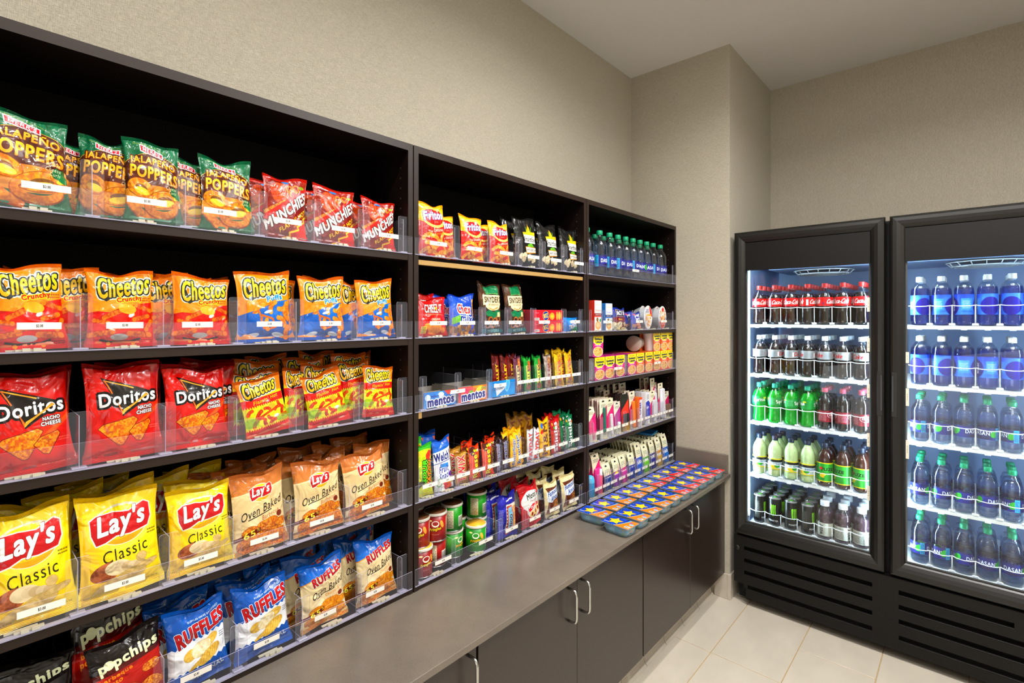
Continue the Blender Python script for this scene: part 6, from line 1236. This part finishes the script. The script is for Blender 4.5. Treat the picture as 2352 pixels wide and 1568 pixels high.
# doors
def frame_rail(x0, x1, z0, z1, prof_in):
    """a mitred frame with rounded section around the rectangle; prof_in = list of (inset, y)"""
    mb = MB(); vs = []
    for ins, y in prof_in:
        for (x, z) in ((x0+ins, z0+ins*1.18), (x1-ins, z0+ins*1.18), (x1-ins, z1-ins), (x0+ins, z1-ins)): vs.append((x, y, z))
    n = len(prof_in); fs = []
    for i in range(n-1):
        for k in range(4): fs.append((4*i+k, 4*i+(k+1) % 4, 4*(i+1)+(k+1) % 4, 4*(i+1)+k))
    return mb.add(vs, fs)
def sticker(x, z0, z1, parent, txt):
    k = 'st_'+txt
    def f():
        a = Art(30, 200, '#dedacb'); a.text(txt, 50, a.top/2, 260, 34, '#4a4a48', rot=90, bold=1); return a
    m = am(k, f, .6); q = MB().add([(x-.006, 0, z0), (x+.006, 0, z0), (x+.006, 0, z1), (x-.006, 0, z1)], [(0, 1, 2, 3)], 0, [[(0, 0), (1, 0), (1, 1), (0, 1)]])
    q.add([(x-.006, .0004, z0), (x-.006, .0004, z1), (x+.006, .0004, z1), (x+.006, .0004, z0)], [(0, 1, 2, 3)], 0, [[(.01, .01)]*4])
    return q.build('price_sticker', m, parent)
for di, (x0, x1) in enumerate(((FX0-.001, 1.0095), (1.0275, FX1+.001))):
    dr = empty('door', (x0, YD, 0)); dr.parent = fr; dr.location = (x0-FX0, 0, 0)
    DP = lambda mb, n, m: mb.build(n, m, dr, (-x0, -YD, 0))
    W_ = .057
    DP(frame_rail(x0, x1, .383, ZTOP+.004, [(0, YD+.046), (0, YD+.012), (.003, YD+.004), (.012, YD-.002), (.026, YD-.003), (.040, YD+.001), (.052, YD+.008), (.057, YD+.013), (.057, YD+.046)]), 'door_frame', M_BLK2)
    DP(MB().box(x0+W_, x1-W_, YD+.014, YD+.045, 1.824, 1.974), 'header_panel', M_BLK)
    DP(MB().box(x0+W_-.002, x1-W_+.002, YD+.020, YD+.024, .449, 1.824), 'glass', M_GLASS)
    DP(MB().box(x0+W_, x0+W_+.006, YD+.026, YD+.030, .45, 1.824).box(x1-W_-.006, x1-W_, YD+.026, YD+.030, .45, 1.824).box(x0+W_+.006, x1-W_-.006, YD+.026, YD+.030, .45, .456), 'glass_spacer', mat('spacer_grey', '#4a4846', .5))
    hx_ = x1-.018 if di == 0 else x0+.018; sg = -1 if di == 0 else 1
    hm = MB(); n = 12
    hm.add([(hx_+sg*(.012 if k in (0, 1, 2, 3) else -.008), YD-.004 if k % 2 else YD-.001, z) for k, z in enumerate((1.10, 1.10, 1.34, 1.34))], [])
    DP(MB().box(hx_-.011, hx_+.011, YD-.0065, YD-.0035, 1.112, 1.318, b=.0014), 'handle_plate', M_BLK2)
    DP(MB().box(hx_-sg*.006-.0035, hx_-sg*.006+.0035, YD-.0075, YD-.0066, 1.135, 1.300, b=.0004), 'handle_grip', mat('gloss_black', '#060606', .12))
    for z0, z1, t in (((1.595, 1.662, '$ 1.50'), (1.405, 1.47, '$ 1.50'), (1.187, 1.252, '$ 1.50'), (.955, 1.02, '$ 1.75'), (.70, .77, '$ 2.25')) if di == 0 else ((1.36, 1.41, '$ 2.00'), (1.165, 1.245, 'WATER $2'), (.925, 1.01, 'WATER $1.50'))):
        xx = x1-W_-.007 if di == 0 else x0+W_+.007
        if di == 0 or True: s_ = sticker(xx, z0, z1, dr, t); s_.location = (-x0, .0185, 0)
# inner shelves with bottle guards
LEV = [1.530, 1.257, .995, .705]; LX = [.4345+.0785*k for k in range(7)]; RX = [1.130+.0766*k for k in range(7)]
for di, (xa, xb, Xs, pitch) in enumerate(((ix0+.012, XM-.026, LX, .0785), (XM+.026, ix1-.012, RX, .0766))):
    for li, z in enumerate(LEV+[.436]):
        mb = MB(); 
        if li < 4:
            mb.box(xa, xb, 2.980, 2.986, z-.016, z-.0005, b=.001); y = 3.0
            while y < 3.58: mb.box(xa, xb, y, y+.004, z-.004, z-.0005); y += .022
            for x in [xa+.004+(xb-xa-.008)*k/3 for k in range(4)]: mb.box(x-.003, x+.003, 2.986, 3.585, z-.012, z-.0041)
        else: mb.box(xa, xb, 2.982, 3.585, z-.006, z-.0005)
        sh = FP(mb, 'wire_shelf', M_WHT)
        hz = z+.088 if li < 3 else z+.072
        for k, x in enumerate(Xs):
            w2 = pitch/2; pts = [(x-w2, 2.978, hz+.003), (x-w2*.6, 2.970, hz), (x, 2.965, hz-.001), (x+w2*.6, 2.970, hz), (x+w2, 2.978, hz+.003)]
            gd = MB().tube(pts, .0019, 6).tube([(x+w2-.001, 2.978, hz+.002), (x+w2-.001, 2.981, z)], .0017, 6)
            gd.box(x-.010, x+.010, 2.975, 2.9795, z-.019, z-.010, b=.001).box(x+w2-.012, x+w2+.010, 2.977, 2.981, z+.001, z+.012, b=.002)
            gd.build('bottle_guard', M_WHT, sh)
SH = ['top shelf', 'second shelf', 'third shelf', 'fourth shelf', 'bottom shelf']
def stock(door, lev, k, kind, desc, cat, n, ang=None, grp=None):
    X = (LX if door == 0 else RX)[k]; z = (LEV+[.436])[lev]; place = f"{SH[lev]}, {'left' if door == 0 else 'right'} cooler door"
    RR = random.Random(k*31+lev*7+door*3)
    for d in range(n):
        a = (ang if (ang is not None and d == 0) else RR.uniform(-1.2, 1.2))
        put(kind, (X+RR.uniform(-.0015, .0015)*(d > 0), 3.020+.0765*d, z+.0005), a, cat, desc, place, d, X, grp)
CA = [0.35, 1.05, .35, 1.75, -1.5, -.1, .45]
for k in range(7):
    stock(0, 0, k, 'coke', 'red-labelled cola bottle', 'soda bottle', 6, CA[k], 'red-labelled cola bottles')
    stock(0, 1, k, 'diet', 'silver-labelled diet cola bottle', 'soda bottle', 4, [1.9, 1.1, .9, 1.6, 1.9, 2.1, 2.3][k], 'silver-labelled diet cola bottles')
    if k < 4:
        stock(0, 2, k, 'sprite', 'green lemon-lime soda bottle', 'soda bottle', 4, [.2, 1.3, 1.6, -1.1][k], 'green soda bottles')
        stock(0, 3, k, 'lemon', 'pale yellow lemonade bottle', 'lemonade bottle', 3, [.9, 1.1, 1.3, .6][k], 'lemonade bottles')
        stock(0, 4, k, 'mon', 'black energy-drink can', 'energy drink can', 4, [1.6, .1, .9, 1.5][k], 'black energy-drink cans')
    else:
        stock(0, 2, k, 'drp', 'dark soda bottle with rose cap', 'soda bottle', 3, [1.3, 1.6, .7][k-4], 'rose-capped soda bottles')
        stock(0, 3, k, 'fuze', 'green-labelled iced tea bottle', 'iced tea bottle', 3, [.7, -.3, -.1][k-4], 'iced tea bottles')
        stock(0, 4, k, 'vit', 'purple white-capped vitamin drink bottle', 'vitamin water bottle', 3, [.0, 1.2, 1.4][k-4], 'vitamin drink bottles')
for k in range(6):
    stock(1, 0, k, 'smart', 'white-capped water bottle', 'water bottle', 3, [.4, 1.2, 1.8, .1, -.3, .5][k], 'white-capped water bottles')
    stock(1, 1, k, 'smart', 'white-capped water bottle', 'water bottle', 3, [-.6, .5, 1.5, 1.9, .1, .6][k], 'white-capped water bottles')
    for lev in (2, 3, 4): stock(1, lev, k, 'das', 'green-capped water bottle', 'water bottle', 3, [[-.9, 1.9, 1.4, -.3, -1.0, .2], [.1, 1.4, 1.6, 1.3, -.9, .3], [-1., -.6, 1.5, .2, .4, .1]][lev-2][k], 'green-capped water bottles')
label_all()
